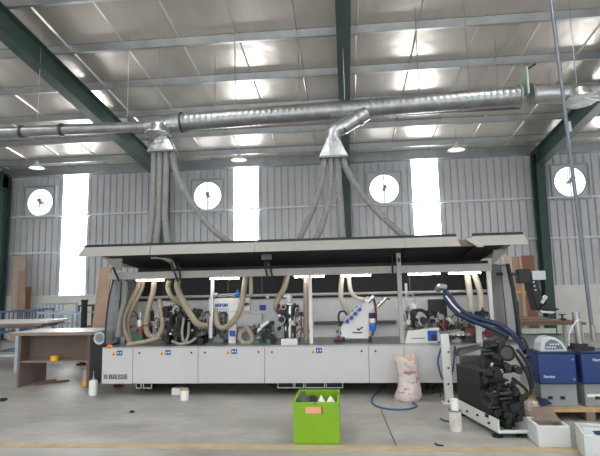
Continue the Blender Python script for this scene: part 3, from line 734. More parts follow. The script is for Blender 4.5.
# 5 corner-rounding unit: steel column with hand wheels
u = unit('corner_unit', MB().cyl(at(290, 344, 7.72), at(290.5, 304, 7.72), .095, n=20), 'dark_steel', 'dark steel column unit with round knobs')
MB().cyl(at(289.8, 340, 7.62), at(290, 306, 7.62), .03, n=12).build('bright_rod', 'chrome', u)
MB().box(at(286.8, 305, 7.62), at(293.2, 303, 7.78)).build('top_plate', 'plastic_white', u)
m = MB(); m.cbox(at(289, 298, 7.75), (.07, .07, .12)); m.cbox(at(286.5, 296.5, 7.73), (.1, .05, .03)); m.cyl(at(291.5, 304, 7.72), at(292, 295, 7.72), .012, n=8); m.build('top_valve', 'steel', u)
for px, py, r_ in ((281.5, 319.5, .062), (283.5, 307, .042), (297.5, 310, .035)):
    c = at(px, py, 7.58); m = MB(); m.cyl(c, c+Vector((0,.14,0)), r_, n=18); m.cyl(c-Vector((0,.02,0)), c, r_*.55, n=14); m.build('hand_wheel', 'black', u)
    MB().ring(c, (0,1,0), r_*.9, .009, 20, 6).build('wheel_rim', 'steel', u)
cluster(u, (276, 306, 304, 344), 40, ['cast_black', 'black', 'dark_steel', 'steel', 'maroon'], 41, 7.6, 7.95, (.03, .075))
cluster(u, (279, 306, 302, 342), 6, ['chrome', 'steel'], 42, 7.54, 7.6, (.015, .03))
for k, (a, b) in enumerate(((301, 340), (304, 316))): pass
m = MB(); m.tube([at(299, 344, 7.6), at(301.5, 330, 7.6), at(301, 317, 7.62), at(303, 313, 7.7)], .012, 8, 6); m.build('red_line', 'maroon', u)
MB().box(at(281, 346.2, 7.36), at(298, 338.2, 7.5)).build('control_box', 'frame_white', u, bevel=.006)
# 6 slanted white buffing unit with blue knobs
Yu = 7.62
poly = [(341.5, 338.5), (341, 326.5), (363, 305), (367, 297), (372, 297), (374.5, 303), (374, 309), (369.5, 313), (369, 338.5)]
u = unit('buffing_unit', MB().prism([at(a, b, Yu) for a, b in poly], (0, .28, 0)), 'frame_white', 'white slanted unit with a row of blue knobs')
for px, py in ((347.2, 321.5), (351.5, 317.8), (355.3, 313.6), (359.5, 309.5)):
    c = at(px, py, Yu-.01); m = MB(); m.cyl(c+Vector((0, .03, 0)), c-Vector((0, .05, 0)), .03, n=12); m.cyl(c+Vector((-.05, 0, .05)), c, .014, n=8); m.build('blue_knob', 'sticker_blue', u)
m = MB(); m.bar(at(343.5, 321, Yu-.03), at(361, 305, Yu-.03), .02, .03); m.build('knob_rail', 'steel', u)
for a, b, r_ in (((367.5, 302), (374, 296.2), .032), ((377.5, 306.5), (386, 298), .03)):
    MB().cyl(at(*a, Yu-.06), at(*b, Yu-.06), r_, n=16).build('air_cylinder', 'chrome', u)
m = MB(); m.cyl(at(386, 298.5, Yu-.06), at(390, 299.5, Yu-.06), .012, n=8); m.build('valve_tip', 'dark_steel', u)
m = MB(); m.tube([at(372, 296, Yu), at(374.5, 302, Yu), at(376, 314, Yu), at(375.5, 324, Yu), at(372, 336, Yu)], .018, 8, 6); m.build('bracket_arm', 'maroon', u)
c = at(372.8, 331.5, Yu-.05); m = MB(); m.lathe([(0, 0), (.04, .005), (.05, .03), (.05, .13), (.048, .135)], c, 18); m.build('filter_bowl', 'blue_cup', u)
m = MB(); m.cyl(c+Vector((0,0,.135)), c+Vector((0,0,.2)), .045, n=18); m.build('filter_collar', 'plastic_white', u)
m = MB(); m.cyl(c+Vector((0,0,.2)), c+Vector((0,0,.28)), .05, n=16); m.build('filter_head', 'navy', u)
p = at(352.5, 333.3, Yu); MB().box((p.x, Yu-.004, p.z), (p.x+.15, Yu, p.z+.018)).build('nameplate', 'ink', u)
p = at(358.5, 329.5, Yu); m = MB(); m.cbox(p, (.045, .006, .03), (0, .3, 0)); m.cbox(at(361.5, 328, Yu), (.05, .006, .022), (0, -.5, 0)); m.build('logo_mark', 'ink', u)
for px in (343.5, 370):
    MB().box(at(px-1.5, 345.5, Yu), at(px+1.5, 336, Yu+.1)).build('unit_foot', 'cast_black', u)
MB().box(at(334, 346, Yu), at(341, 339.5, Yu+.12)).build('clamp_block', 'cast_black', u)
m = MB(); m.tube([at(341, 326, Yu), at(338.5, 318, Yu), at(340, 312, Yu), at(344.5, 311.5, Yu), at(346.5, 315, Yu)], .014, 8, 8); m.build('cable_loop', 'rubber', u)
cluster(u, (336, 322, 342, 342), 6, ['maroon', 'cast_black', 'dark_steel'], 51, 7.62, 7.75, (.02, .045))
# 7 pre-milling unit at the right
Yq = 7.45
u = unit('milling_unit', MB().prism([at(404.5, 344.6, Yq), at(440.5, 343.6, Yq), at(439, 327.5, Yq), at(408, 331, Yq)], (0, .35, 0)), 'frame_white', 'white milling unit with a blue label')
MB().box(at(428, 341, Yq-.012), at(437, 330.5, Yq)).build('blue_label', 'sticker_blue', u)
MB().box(at(431.5, 340.5, Yq-.016), at(436, 335, Yq-.012)).build('label_print', 'ink', u)
p = at(411, 338.8, Yq); MB().box((p.x, Yq-.008, p.z), (p.x+.2, Yq, p.z+.014)).build('nameplate', 'melter_grey', u)
MB().box(at(430.5, 318, 7.75), at(444, 299, 7.95)).build('motor_block', 'cast_black', u, bevel=.01)
c = at(413.2, 309, 7.75); m = MB(); m.lathe([(0, -.07), (.04, -.06), (.06, 0), (.05, .06), (.02, .08), (.02, .11), (0, .11)], c, 18); m.build('glue_cup', 'plastic_white', u)
m = MB(); m.tube([at(407, 296, 7.8), at(411, 293.8, 7.78), at(414, 297, 7.76), at(413.5, 303, 7.75)], .016, 8, 6); m.build('glue_pipe', 'steel', u)
m = MB(); m.tube([at(412, 322, 7.65), at(413, 313, 7.65), at(420, 310, 7.65), at(427, 314, 7.65), at(429, 322, 7.65)], .026, 8, 8); m.build('cable_loop', 'rubber', u)
cluster(u, (406, 312, 434, 332), 44, ['cast_black', 'black', 'dark_steel', 'steel', 'black'], 61, 7.47, 7.8, (.035, .075))
cluster(u, (438, 314, 488, 345), 70, ['cast_black', 'black', 'dark_steel', 'maroon', 'steel', 'frame_white', 'hose_smoke'], 62, 7.5, 7.95, (.03, .085))
cluster(u, (404, 318, 410, 330), 4, ['wood', 'wood', 'dark_steel'], 63, 7.5, 7.6, (.02, .04))
MB().box(at(432, 324, 7.6), at(486, 321.5, 7.9)).build('feed_bar', 'wood_grey', u)
for px, py in ((470, 332.5), (489, 333.5)):
    c = at(px, py, 7.42); m = MB(); m.cyl(c, c+Vector((0, .12, 0)), .07, n=20); m.build('red_roller', 'maroon', u)
for px in (478.5, 486): MB().box(at(px-1.6, 345, 7.45), at(px+1.6, 322, 7.52)).build('white_bracket', 'frame_white', u)
m = MB(); m.lathe([(.12, 0), (.17, 0), (.17, .025), (.12, .025), (.12, 0)], at(459, 334.5, 7.35), 24); m.build('strip_guide', 'chrome', u)
MB().box(at(450, 345, 7.6), at(494, 325, 8.2)).build('feed_base', 'dark_steel', u)
MB().box(at(461, 317, 7.8), at(485, 311, 7.95)).build('hose_socket', 'navy', u)

# ------------------------------------------------------------------ right: feed tray, strip magazine, glue melters
A0, A1 = onz(499, 434, .045), onz(455, 409.5, .045)              # left wall of the tray, near and far
B0 = onz(531, 433.5, .045); off = B0 - A0; B1 = A1 + off
tr = thing('steel_tray', (A0+B1)/2, 'white channel-shaped steel tray on the floor carrying the black magazine', 'tray')
def slab(p, q, z0, z1, t, side):
    d = (q-p).normalized(); nrm = Vector((-d.y, d.x, 0))*side*t
    return [(p.x, p.y, z0), (q.x, q.y, z0), (q.x+nrm.x, q.y+nrm.y, z0), (p.x+nrm.x, p.y+nrm.y, z0)], (0, 0, z1-z0)
m = MB(); m.prism([A0, A1, B1, B0], (0, 0, .008)); m.build('tray_base', 'pale_green', tr)
for p, q, s in ((A0, A1, -1), (B0, B1, 1)):
    m = MB(); m.prism(*slab(p, q, .045, .185, .012, s)); m.build('side_rail', 'frame_white', tr)
m = MB(); m.prism(*slab(A0, B0, .045, .08, .012, 1)); m.build('end_lip', 'frame_white', tr)
for p in (A0.lerp(A1, .06)+off*.05, A0.lerp(A1, .06)+off*.8, A0.lerp(A1, .9)+off*.2, A0.lerp(A1, .9)+off*.8):
    m = MB(); m.cyl((p.x, p.y, 0), (p.x, p.y, .018), .055, n=18); m.cyl((p.x, p.y, .018), (p.x, p.y, .046), .018, n=10); m.build('levelling_foot', 'cast_black', tr)
d = (A1-A0).normalized()
for k in range(7):
    c = A0 + d*(.18+k*.25) + Vector((-.004, 0, .062 + .02*(k % 2))); n_ = Vector((-d.y, d.x, 0))
    m = MB(); m.cyl(c+n_*.014, c-n_*.004, .012, n=10); m.build('bolt', 'black', tr)
ps = onz(449.5, 403)
fr = thing('feed_post', ps, 'white square steel post at the far end of the tray, in front of the machine', 'post')
MB().bar(ps, (ps.x-.02, ps.y, Zc(447, 334, ps.y)), .105, .09).build('post', 'frame_white', fr, bevel=.004)
MB().box((ps.x-.1, ps.y-.08, 0), (ps.x+.1, ps.y+.08, .014)).build('foot_plate', 'frame_white', fr)
for y in (352, 368, 384):
    c = at(448, y, ps.y-.05); MB().cyl(c+Vector((.01, .006, 0)), c-Vector((0, .008, 0)), .012, n=10).build('bolt', 'black', fr)
m = MB(); zt_ = Zc(447, 333, ps.y); m.prism([(ps.x+.06, ps.y-.02, zt_-.02), (ps.x+.24, ps.y-.02, zt_+.0), (ps.x+.26, ps.y+.3, zt_+.0), (ps.x-.05, ps.y+.3, zt_-.02)], (0, 0, .02)); m.build('guide_tongue', 'steel', fr)
m = MB(); m.tube([at(441.5, 347, 7.15), at(438, 360, 7.15), at(440, 372, 7.15), at(444, 380, 7.15), at(451.5, 374, 7.15), at(454, 360, 7.15), at(455, 346, 7.15)], .014, 8, 10)
tag(m.build('air_hose', 'hose_blue', None), 'thin blue air hose looping around the white post', 'hose')
# black strip magazine
def fl(t, u, z):            # point in the tray: t along (0 near, 1 far), u across (0 left, 1 right)
    q = A0 + (A1-A0)*t + off*u; return Vector((q.x, q.y, z+.045))
mg = thing('strip_magazine', fl(.4, .5, .008), 'black edge strip magazine with spool and cables in the white tray', 'magazine')
dz = Vector((0, 0, 1))
def fbox(name, t0, t1, u0, u1, z0, z1, m_, label=None, bev=.008):
    m = MB(); m.prism([fl(t0,u0,z0), fl(t1,u0,z0), fl(t1,u1,z0), fl(t0,u1,z0)], dz*(z1-z0)); return m.build(name, m_, mg, label, bevel=bev)
fbox('main_housing', .42, .98, .1, .95, .03, .56, 'black')
fbox('lower_block', .18, .45, .1, 1.0, .06, .36, 'cast_black')
fbox('foot_block', .22, .9, .2, .9, .008, .06, 'rubber')
fbox('front_block', .1, .3, .35, 1.05, .1, .3, 'cast_black')
m = MB(); m.cyl(fl(.16, .55, .008), fl(.16, .55, .1), .045); m.build('front_foot', 'rubber', mg)
m = MB(); m.prism([at(482, 372, 6.0), at(488, 342, 6.05), at(500, 337, 6.1), at(507, 345, 6.1), at(505, 374, 6.0)], (0, .2, 0)); m.build('upper_arm', 'cast_black', mg, bevel=.01)
c = at(507, 353, 5.9); m = MB(); m.cyl(c, c+Vector((.0,.32,0)), .09, n=28); dr = m.build('spool_drum', 'dark_steel', mg)
MB().ring(c+Vector((0, .0, 0)), (0,1,0), .083, .014, 28, 6).build('drum_rim', 'black', dr)
cl = at(508, 353, 6.2)
m = MB(); m.prism([at(457, 356.5, 6.85), at(482, 349, 6.7), at(482, 346.5, 6.7), at(460, 350.5, 6.85)], (.05, .35, -.01)); m.build('guide_plate', 'plate_grey', mg, 'grey sloping guide plate')
m = MB(); m.box(at(461, 366, 6.5), at(480, 355, 6.6)); m.build('plate_support', 'plate_grey', mg)
def fcluster(box, n, mats, seed, Y0, Y1, small):
    r = random.Random(seed); x0, y0, x1, y1 = box
    for i in range(n):
        Y = r.uniform(Y0, Y1); p = at(r.uniform(x0, x1), r.uniform(y0, y1), Y); s = r.uniform(*small); m = MB()
        if i % 3 == 0: m.cyl(p-Vector((0, s, 0)), p+Vector((0, s, 0)), s*.6, n=14); nm = 'knob'
        elif i % 3 == 1: m.cbox(p, (s*1.6, s, s*1.1), (0, r.uniform(-.4, .4), 0)); nm = 'bracket'
        else: m.cyl(p-Vector((s, 0, 0)), p+Vector((s*1.3, 0, s*.2)), s*.45, n=12); m.cyl(p+Vector((s*1.3,0,s*.2)), p+Vector((s*1.8,0,s*.25)), s*.2, n=8); nm = 'air_cylinder'
        m.build(nm, r.choice(mats), mg)
fcluster((484, 366, 520, 404), 34, ['cast_black', 'black', 'black', 'rubber'], 71, 5.6, 5.9, (.03, .07))
fcluster((488, 392, 521, 420), 26, ['cast_black', 'black', 'black'], 72, 5.4, 5.6, (.03, .06))
fcluster((484, 340, 512, 372), 10, ['cast_black', 'black', 'black'], 73, 5.85, 6.0, (.03, .06))
fcluster((488, 355, 520, 410), 12, ['steel', 'chrome', 'galv_dull'], 74, 5.45, 5.6, (.007, .015))
for pts in (((514, 352, 6.1), (520, 362, 6.0), (527, 374, 5.9), (531, 390, 5.9), (526, 398, 5.85)), ((517, 350, 6.1), (524, 358, 6.0), (531, 372, 5.95), (533, 388, 5.9)), ((512, 378, 5.8), (520, 384, 5.75), (527, 392, 5.75), (520, 400, 5.7)),):
    m = MB(); m.tube([at(*p) for p in pts], .018, 8, 8); m.build('cable', 'rubber', mg)
for pts in (((513, 339, 6.9), (521, 337, 6.8), (526, 343, 6.7), (529, 353, 6.5), (527, 358, 6.4)),):
    m = MB(); m.tube([at(*p) for p in pts], .014, 8, 8); m.build('cable', 'rubber', mg)
# navy glue hose to the machine
hg = thing('glue_supply_hose', at(525, 352, 6.4), 'thick navy blue hose running across the right end of the machine to the blue cabinet', 'hose')
m = MB(); m.tube([at(445, 292, 7.6), at(449, 295, 7.5), at(456, 305, 7.4), at(466, 314, 7.25), at(482, 319.5, 7.15), at(499, 325, 7.05), at(510, 332, 6.95), at(519, 341, 6.8), at(526, 352, 6.6)], .038, 12, 8); m.build('hose', 'navy', hg)
m = MB(); m.tube([at(444, 294, 7.55), at(450, 306, 7.4), at(460, 315, 7.25), at(475, 322, 7.15), at(495, 330, 7.05), at(508, 337, 6.95)], .032, 12, 8); m.build('hose', 'navy', hg)
m = MB(); m.tube([at(446, 296, 7.42), at(453, 305, 7.33), at(460, 312, 7.2)], .014, 8, 8); m.build('stripe', 'ink_white', hg)
m = MB(); m.tube([at(437, 290, 7.65), at(440, 286.5, 7.6), at(446, 288, 7.6)], .05, 10, 6); m.build('hose_coupling', 'steel', hg)
# pallet and melters
PY = 6.02; pz = .13; px0, px1 = X(541, 405, PY), X(640, 405, PY)
pl = thing('wooden_pallet', ((px0+px1)/2, PY+.45, 0), 'wooden pallet under the two blue cabinets', 'pallet')
for k in range(4): MB().box((px0, PY+k*.27, pz-.028), (px1, PY+k*.27+.2, pz)).build('deck_board', 'wood', pl)
for k in range(3):
    x = px0 + .03 + k*(px1-px0-.16)/2; MB().box((x, PY, 0), (x+.1, PY+1.0, pz-.028)).build('bearer', 'wood_grey', pl)
def melter(xa, xb, label, with_console):
    y0 = PY+.1; z0 = pz; zb = Zc(560, 384.5, y0); zt = Zc(560, 353.5, y0); dp = .36
    t = thing('glue_melter', ((xa+xb)/2, y0+dp/2, z0), label, 'glue machine')
    MB().box((xa+.03, y0+.05, z0), (xb, y0+dp, zb)).build('base', 'melter_grey', t, bevel=.006)
    MB().box((xa, y0, zb), (xb, y0+dp, zt)).build('cabinet', 'melter_blue', t, bevel=.02)
    MB().box((xa-.005, y0-.004, zt), (xb+.005, y0+dp, zt+.018)).build('lid_seam', 'navy', t, bevel=.004)
    for k, fx in enumerate((.3, .62)):
        x = xa+(xb-xa)*fx; m = MB(); m.cbox((x, y0+.05, z0+.1), (.05, .02, .035)); m.build('port', 'black', t)
    for z in (zt-.07, zb+.06):
        m = MB(); m.cyl((xb-.04, y0+.002, z), (xb-.04, y0-.006, z), .012, n=10); m.build('screw', 'melter_grey', t)
    return t, y0, zb, zt, dp
y0 = PY+.1
xa, xb, xc, xd = X(538, 370, y0), X(577, 370, y0), X(582, 370, y0), X(632, 370, y0)
t, y0, zb, zt, dp = melter(xa, xb, 'blue glue cabinet with a rounded grey control console on top', True)
z = zt+.018; ca, cb = X(540, 345, y0), X(569, 352, y0)
w = cb-ca
m = MB(); prof = [(ca, 0), (cb, 0), (cb-.02, .05), (cb-.07, .125), (cb-.14, .165), (ca+.14, .175), (ca+.07, .165), (ca+.02, .11)]
m.prism([(x, y0+.02, z+h) for x, h in prof], (0, .22, 0)); cs = m.build('console', 'console_grey', t, bevel=.012)
cx = (ca+cb)/2
prof = [(ca+.06, .03), (cb-.05, .03), (cb-.09, .1), (cb-.14, .135), (ca+.13, .145), (ca+.07, .1)]
m = MB(); m.prism([(x, y0+.012, z+h) for x, h in prof], (0, .01, 0)); m.build('control_face', 'console_face', cs)
for k in range(8):
    m = MB(); m.cyl((ca+.085+.03*(k % 4)+.04*(k//4), y0+.014, z+.055+.035*(k//4)), (ca+.085+.03*(k % 4)+.04*(k//4), y0+.004, z+.055+.035*(k//4)), .009, n=10); m.build('button', 'plastic_white', cs)
p = at(544, 378, y0); text('lettering', 'Nordson', (p.x, y0-.002, p.z), .036, 'ink_white', t, width=.125)
t2, y0, zb, zt, dp = melter(xc, xd, 'blue glue cabinet at the right edge of the picture, grey cylinder on top', False)
p = at(593, 361.3, y0); text('lettering', 'Nordson', (p.x, y0-.002, p.z), .036, 'ink_white', t2, width=.16)
MB().box((X(589, 396, y0), y0+.044, Zc(589, 398, y0)), (X(606, 396, y0), y0+.05, Zc(589, 395, y0))).build('rating_plate', 'plastic_white', t2)
m = MB(); c = Vector((X(579, 350, y0+.25), y0+.25, zt+.018)); m.box(c+Vector((-.09, -.1, 0)), c+Vector((.14, .1, .035))); m.cbox(c+Vector((.0, 0, .05)), (.16, .14, .04)); m.build('cylinder_base', 'cast_black', t2)
m = MB(); m.cyl(c+Vector((.015, 0, .07)), c+Vector((.0, 0, .42)), .045, n=18); m.build('lid_cylinder', 'galv', t2)
m = MB(); m.cyl(c+Vector((.0, 0, .42)), c+Vector((.0, 0, .45)), .05, n=18); m.build('cylinder_cap', 'steel', t2)
m = MB(); m.tube([c+Vector((.03, -.05, .36)), c+Vector((-.04, -.08, .34)), c+Vector((-.12, -.06, .2)), c+Vector((-.12, -.02, .04))], .007, 6, 8); m.build('air_line', 'plastic_white', t2)
# foam crates at the lower right
def crate(x0, x1, y0, dpt, h, rz, label, name='foam_box'):
    c = Vector(((x0+x1)/2, y0+dpt/2, 0)); t = thing(name, c, label, 'box', 'white boxes in front of the pallet'); w = x1-x0; k = .025
    R = Matrix.Rotation(rz, 3, 'Z')
    def bb(a, b): 
        m = MB(); m.box(a, b); m.v = [c + R @ v for v in m.v]; return m
    m = bb((-w/2, -dpt/2, 0), (w/2, dpt/2, .02))
    for a, b in (((-w/2, -dpt/2, .02), (w/2, -dpt/2+k, h)), ((-w/2, dpt/2-k, .02), (w/2, dpt/2, h)), ((-w/2, -dpt/2+k, .02), (-w/2+k, dpt/2-k, h)), ((w/2-k, -dpt/2+k, .02), (w/2, dpt/2-k, h))):
        m2 = bb(a, b); m.add(m2.v, m2.f)
    m.build('box_body', 'foam', t, bevel=.006)
    return t, c, R
ca = onz(537, 443.5); cb = onz(571, 445.5)
t, c, R = crate(X(539.5, 446, 5.1), X(572, 446, 5.1), 5.1, .34, .2, -.03, 'dirty white box on the floor with a brown lid half open')
m = MB(); m.prism([c+Vector((-.13, -.02, .203)), c+Vector((.12, -.04, .203)), c+Vector((.17, .32, .25)), c+Vector((-.03, .32, .25))], (0, 0, .012)); m.build('lid', 'wood_grey', t, 'brown lid lying half open')
cc = onz(574, 452)
t, c2, R2 = crate(cc.x+.04, cc.x+.46, 4.68, .42, .225, -.25, 'white box cut off by the right edge of the picture, holding blue sheets')
def loose(name, pts, vec, m_, label, cat, group=None):
    m = MB(); m.prism(pts, vec); o = m.build(name, m_, None); return tag(o, label, cat, group)
loose('plastic_sheet', [c2+R2@Vector(v) for v in ((-.16,-.16,.17),(.16,-.16,.18),(.16,.16,.2),(-.16,.16,.19))], (0,0,.006), 'cover_plastic', 'pale plastic sheet lying in the cut-off white box', 'sheet')
loose('blue_sheet', [c2+R2@Vector(v) for v in ((-.05,-.1,.19),(.1,-.02,.20),(.12,.05,.21),(-.1,.0,.205))], (0,0,.005), 'navy', 'small blue sheet on the plastic in the cut-off white box', 'sheet')
# scrap sack, plank and blue board beside the pallet
p = onz(535, 424)
m = MB(); m.ball((p.x+.02, p.y+.14, .115), .13, 16, 10, (1.05, 1, .87), .16)
tag(m.build('scrap_bag', 'scrap', None, smooth_angle=60), 'clear plastic sack of scraps between the tray and the white box', 'bag')
q = onz(526, 394, .18); q2 = onz(538, 404, .18)
bl = thing('wooden_block', Vector(((q.x+q2.x)/2, (q.y+q2.y)/2, 0)), 'small stack of timber offcuts beside the pallet', 'wood')
for k in range(2): MB().bar((q.x, q.y-.03, .045+.09*k), (q2.x-.03, q2.y, .045+.09*k), .11, .085).build('timber', 'wood_grey', bl)
loose('wooden_plank', [onz(519, 393, .182), onz(528, 390.5, .182), onz(542, 403.5, .182), onz(532, 406, .182)], (0,0,.028), 'wood', 'light wooden plank lying on timber offcuts beside the black magazine', 'plank')
loose('blue_board', [onz(536, 398, .214), onz(543, 396.5, .214), onz(552, 404.5, .214), onz(541, 406.5, .214)], (0,0,.012), 'navy', 'small blue board lying on the light plank', 'board')

# ------------------------------------------------------------------ right background: bench, leaning boards, panel arm
wb = thing('work_bench', (X(545, 330, 9.3), 9.5, 0), 'long bench with boards behind the right end of the machine', 'bench')
zb_ = Zc(545, 323, 9.2); xa, xb = X(499, 322, 9.2), X(586, 320, 9.2)
MB().box((xa, 9.2, zb_-.04), (xb, 10.0, zb_)).build('bench_top', 'mdf', wb)
for x in (xa+.04, xb-.1):
    for y in (9.25, 9.9): MB().box((x, y, 0), (x+.06, y+.06, zb_-.04)).build('leg', 'pale_green', wb)
MB().box((X(522, 330, 9.15), 9.15, Zc(540, 333.5, 9.15)), (X(556, 330, 9.15), 9.21, Zc(540, 328.5, 9.15))).build('side_beam', 'pale_green', wb)
MB().box((xa+.06, 9.3, .1), (X(549, 340, 9.3), 9.9, zb_-.22)).build('drawer_box', 'melter_grey', wb)
for k in range(3):
    loose('flat_board', [Vector((xa+.1+k*.12, 9.22+k*.03, zb_+k*.026)), Vector((xb-.25-k*.15, 9.22+k*.03, zb_+k*.026)), Vector((xb-.25-k*.15, 9.9, zb_+k*.026)), Vector((xa+.1+k*.12, 9.9, zb_+k*.026))], (0,0,.022), ('board_red','mdf_edge','wood_grey')[k], ('reddish board at the bottom of the pile on the rear bench', 'light board in the middle of the pile on the rear bench', 'grey-brown board on top of the pile on the rear bench')[k], 'board', 'boards on the rear bench')
fx = at(566, 318, 9.3); 
vc = thing('bench_vice', (fx.x, 9.45, zb_), 'small dark clamp standing on the right end of the rear bench', 'clamp')
MB().cbox((fx.x, 9.45, zb_+.03), (.1, .08, .06)).build('base', 'cast_black', vc); MB().cyl((fx.x, 9.45, zb_+.06), (fx.x, 9.45, zb_+.14), .02).build('screw', 'dark_steel', vc); MB().cyl((fx.x-.06, 9.45, zb_+.13), (fx.x+.06, 9.45, zb_+.13), .01, n=8).build('handle', 'dark_steel', vc)
def leaner(name, x0, x1, ytop, Yt, Yb, m_, label, shear=0.0, th=.02, ref=None):
    xa, xb = X(x0, ytop, Yt), X(x1, ytop, Yt); zt = Zc((x0+x1)/2, ytop, Yt)
    return loose(name, [Vector((xa*Yb/Yt+shear, Yb, 0)), Vector((xb*Yb/Yt+shear, Yb, 0)), Vector((xb, Yt, zt)), Vector((xa, Yt, zt))], (0, th, 0), m_, label, 'board')
g = leaner('leaning_board', 504.5, 510.5, 256, 10.6, 10.3, 'board_pale', 'narrow pale board standing leftmost in the stack behind the right guard')
leaner('leaning_board', 511.5, 519.5, 256.5, 10.58, 10.25, 'board_tan', 'tan board standing in the middle of the stack behind the right guard')
leaner('leaning_board', 520.5, 534, 255.5, 10.62, 10.35, 'board_red', 'brown board standing rightmost in the stack, beside the green column')
leaner('leaning_batten', 519.3, 521.4, 257, 10.5, 10.15, 'wood', 'thin light batten standing between the tan and brown boards', .05)
m = MB(); m.bar(at(503, 291, 10.15), at(529, 292.5, 10.15), .1, .03); tag(m.build('cross_batten', 'wood_orange', None), 'orange wooden batten fixed level across the standing boards', 'batten')
sb = thing('storage_box', at(513, 318, 9.35), 'dark box with a pale frame on the rear bench behind the right guard', 'box')
MB().box((X(508.5, 316, 9.4), 9.4, zb_+.07), (X(519.5, 316, 9.4), 9.75, Zc(514, 298, 9.4))).build('box_body', 'cast_black', sb)
MB().prism([at(507.5, 299, 9.38), at(520, 302, 9.38), at(520, 298, 9.38), at(511, 294.5, 9.38)], (0, .3, 0)).build('box_lid', 'melter_grey', sb)
# control panel on a swing arm
pa = thing('control_pendant', at(535, 300, 7.8), 'black control panel hanging from a swing arm at the right end of the machine', 'control panel')
MB().bar(at(497, 274, 7.8), at(524, 274.3, 7.8), .06, .05).build('swing_arm', 'black', pa)
MB().box(at(519, 283.5, 7.75), at(526.5, 269, 7.9)).build('arm_joint', 'black', pa, bevel=.01)
MB().prism([at(528.5, 276, 7.8), at(536.5, 272, 7.8), at(545, 309, 7.8), at(537.5, 311, 7.8)], (0, .28, 0)).build('panel_housing', 'black', pa, bevel=.01)
MB().box(at(532.5, 280, 7.78), at(541, 271, 7.95)).build('panel_cap', 'console_grey', pa, bevel=.006)
MB().bar(at(524, 273, 7.85), at(534, 276, 7.85), .05).build('hanger', 'black', pa)
m = MB(); m.prism([at(540, 308.5, 7.7), at(546, 304, 7.7), at(560, 309.5, 7.7), at(555, 310.8, 7.7)], (0, .2, 0)); m.build('keyboard_tray', 'black', pa, bevel=.004)
m = MB(); m.prism([at(540, 310.5, 7.7), at(556, 311.8, 7.7), at(553, 313.5, 7.7), at(542, 313, 7.7)], (0, .2, 0)); m.build('tray_underside', 'console_grey', pa)
m = MB(); m.bar(at(541, 303, 7.8), at(546, 296, 7.8), .05); m.build('tray_bracket', 'steel', pa)
for y in (282, 286, 290):
    c = at(533.5+(y-282)*.25, y, 7.8); m = MB(); m.cyl(c, c-Vector((0, .015, 0)), .012, n=10); m.build('button', 'plastic_white', pa)

# ------------------------------------------------------------------ left: bench, bottle, tables, racks, boards
yl0 = 7.92; tz0, tz1 = Zc(50, 335.2, yl0), Zc(50, 332.2, yl0)
bx0, bx1 = X(19, 360, yl0), X(89, 360, yl0)
bn = thing('board_workbench', ((bx0+bx1)/2, yl0+.3, 0), 'brown board workbench with a shelf, left of the machine', 'bench')
MB().box((X(10, 333, yl0), yl0-.03, tz0), (X(90, 331, yl0)+.07, yl0+.85, tz1)).build('bench_top', 'mdf_top', bn)
MB().box((X(10, 333, yl0), yl0-.036, tz0-.002), (X(90, 331, yl0)+.07, yl0-.03, tz1+.001)).build('front_edge', 'mdf_edge', bn)
MB().box((bx0-.015, yl0, 0), (bx0+.02, yl0+.75, tz0)).build('side_panel', 'mdf', bn)
MB().box((bx1-.04, yl0, 0), (bx1+.01, yl0+.75, tz0)).build('side_panel', 'mdf', bn)
zs = Zc(55, 361.2, yl0+.02)
MB().box((bx0+.02, yl0+.02, zs-.02), (bx1-.04, yl0+.26, zs)).build('shelf', 'mdf_edge', bn)
MB().box((bx0+.02, yl0+.24, zs), (bx1-.04, yl0+.26, tz0)).build('back_panel', 'mdf', bn)
c = Vector((X(54.5, 359, yl0+.1), yl0+.1, zs))
m = MB(); m.lathe([(.045, 0), (.065, 0), (.065, .075), (.045, .075), (.045, 0)], c, 24); tag(m.build('tape_roll', 'yellow', None), 'yellow tape roll on the shelf of the brown bench', 'tape')
for k, (a, b, w_, l) in enumerate((((36, 385.3), (69, 381.2), .06, 'long brown offcut on the floor under the bench, in front of the short one'), ((43, 382.6), (56, 380.8), .05, 'short brown offcut on the floor under the bench, behind the long one'))):
    p, q = onz(*a), onz(*b); m = MB(); m.bar((p.x, p.y, .015+.0*k), (q.x, q.y, .015), w_, .03); tag(m.build('wood_offcut', 'wood_grey' if k else 'board_red', None), l, 'wood', 'offcuts under the bench')
ct = onz(79.5, 385); bo = thing('small_carton', (bx1-.14, yl0+.16, 0), 'small carton with a yellow base under the right end of the brown bench', 'carton')
MB().box((bx1-.16, yl0+.1, .0), (bx1-.05, yl0+.25, .1)).build('base_block', 'yellow', bo); MB().box((bx1-.16, yl0+.1, .1), (bx1-.05, yl0+.25, .27)).build('carton_body', 'board_pale', bo)
c = onz(93, 395); bt = thing('squeeze_bottle', c, 'white squeeze bottle with a nozzle on the floor beside the bench', 'bottle')
m = MB(); m.lathe([(0, 0), (.062, 0), (.066, .02), (.064, .2), (.05, .225), (.02, .235), (0, .235)], c, 20); m.build('bottle_body', 'plastic_white', bt)
m = MB(); m.lathe([(0, .23), (.024, .232), (.02, .26), (.008, .28), (.006, .36), (0, .362)], c, 12); m.build('nozzle', 'melter_grey', bt)
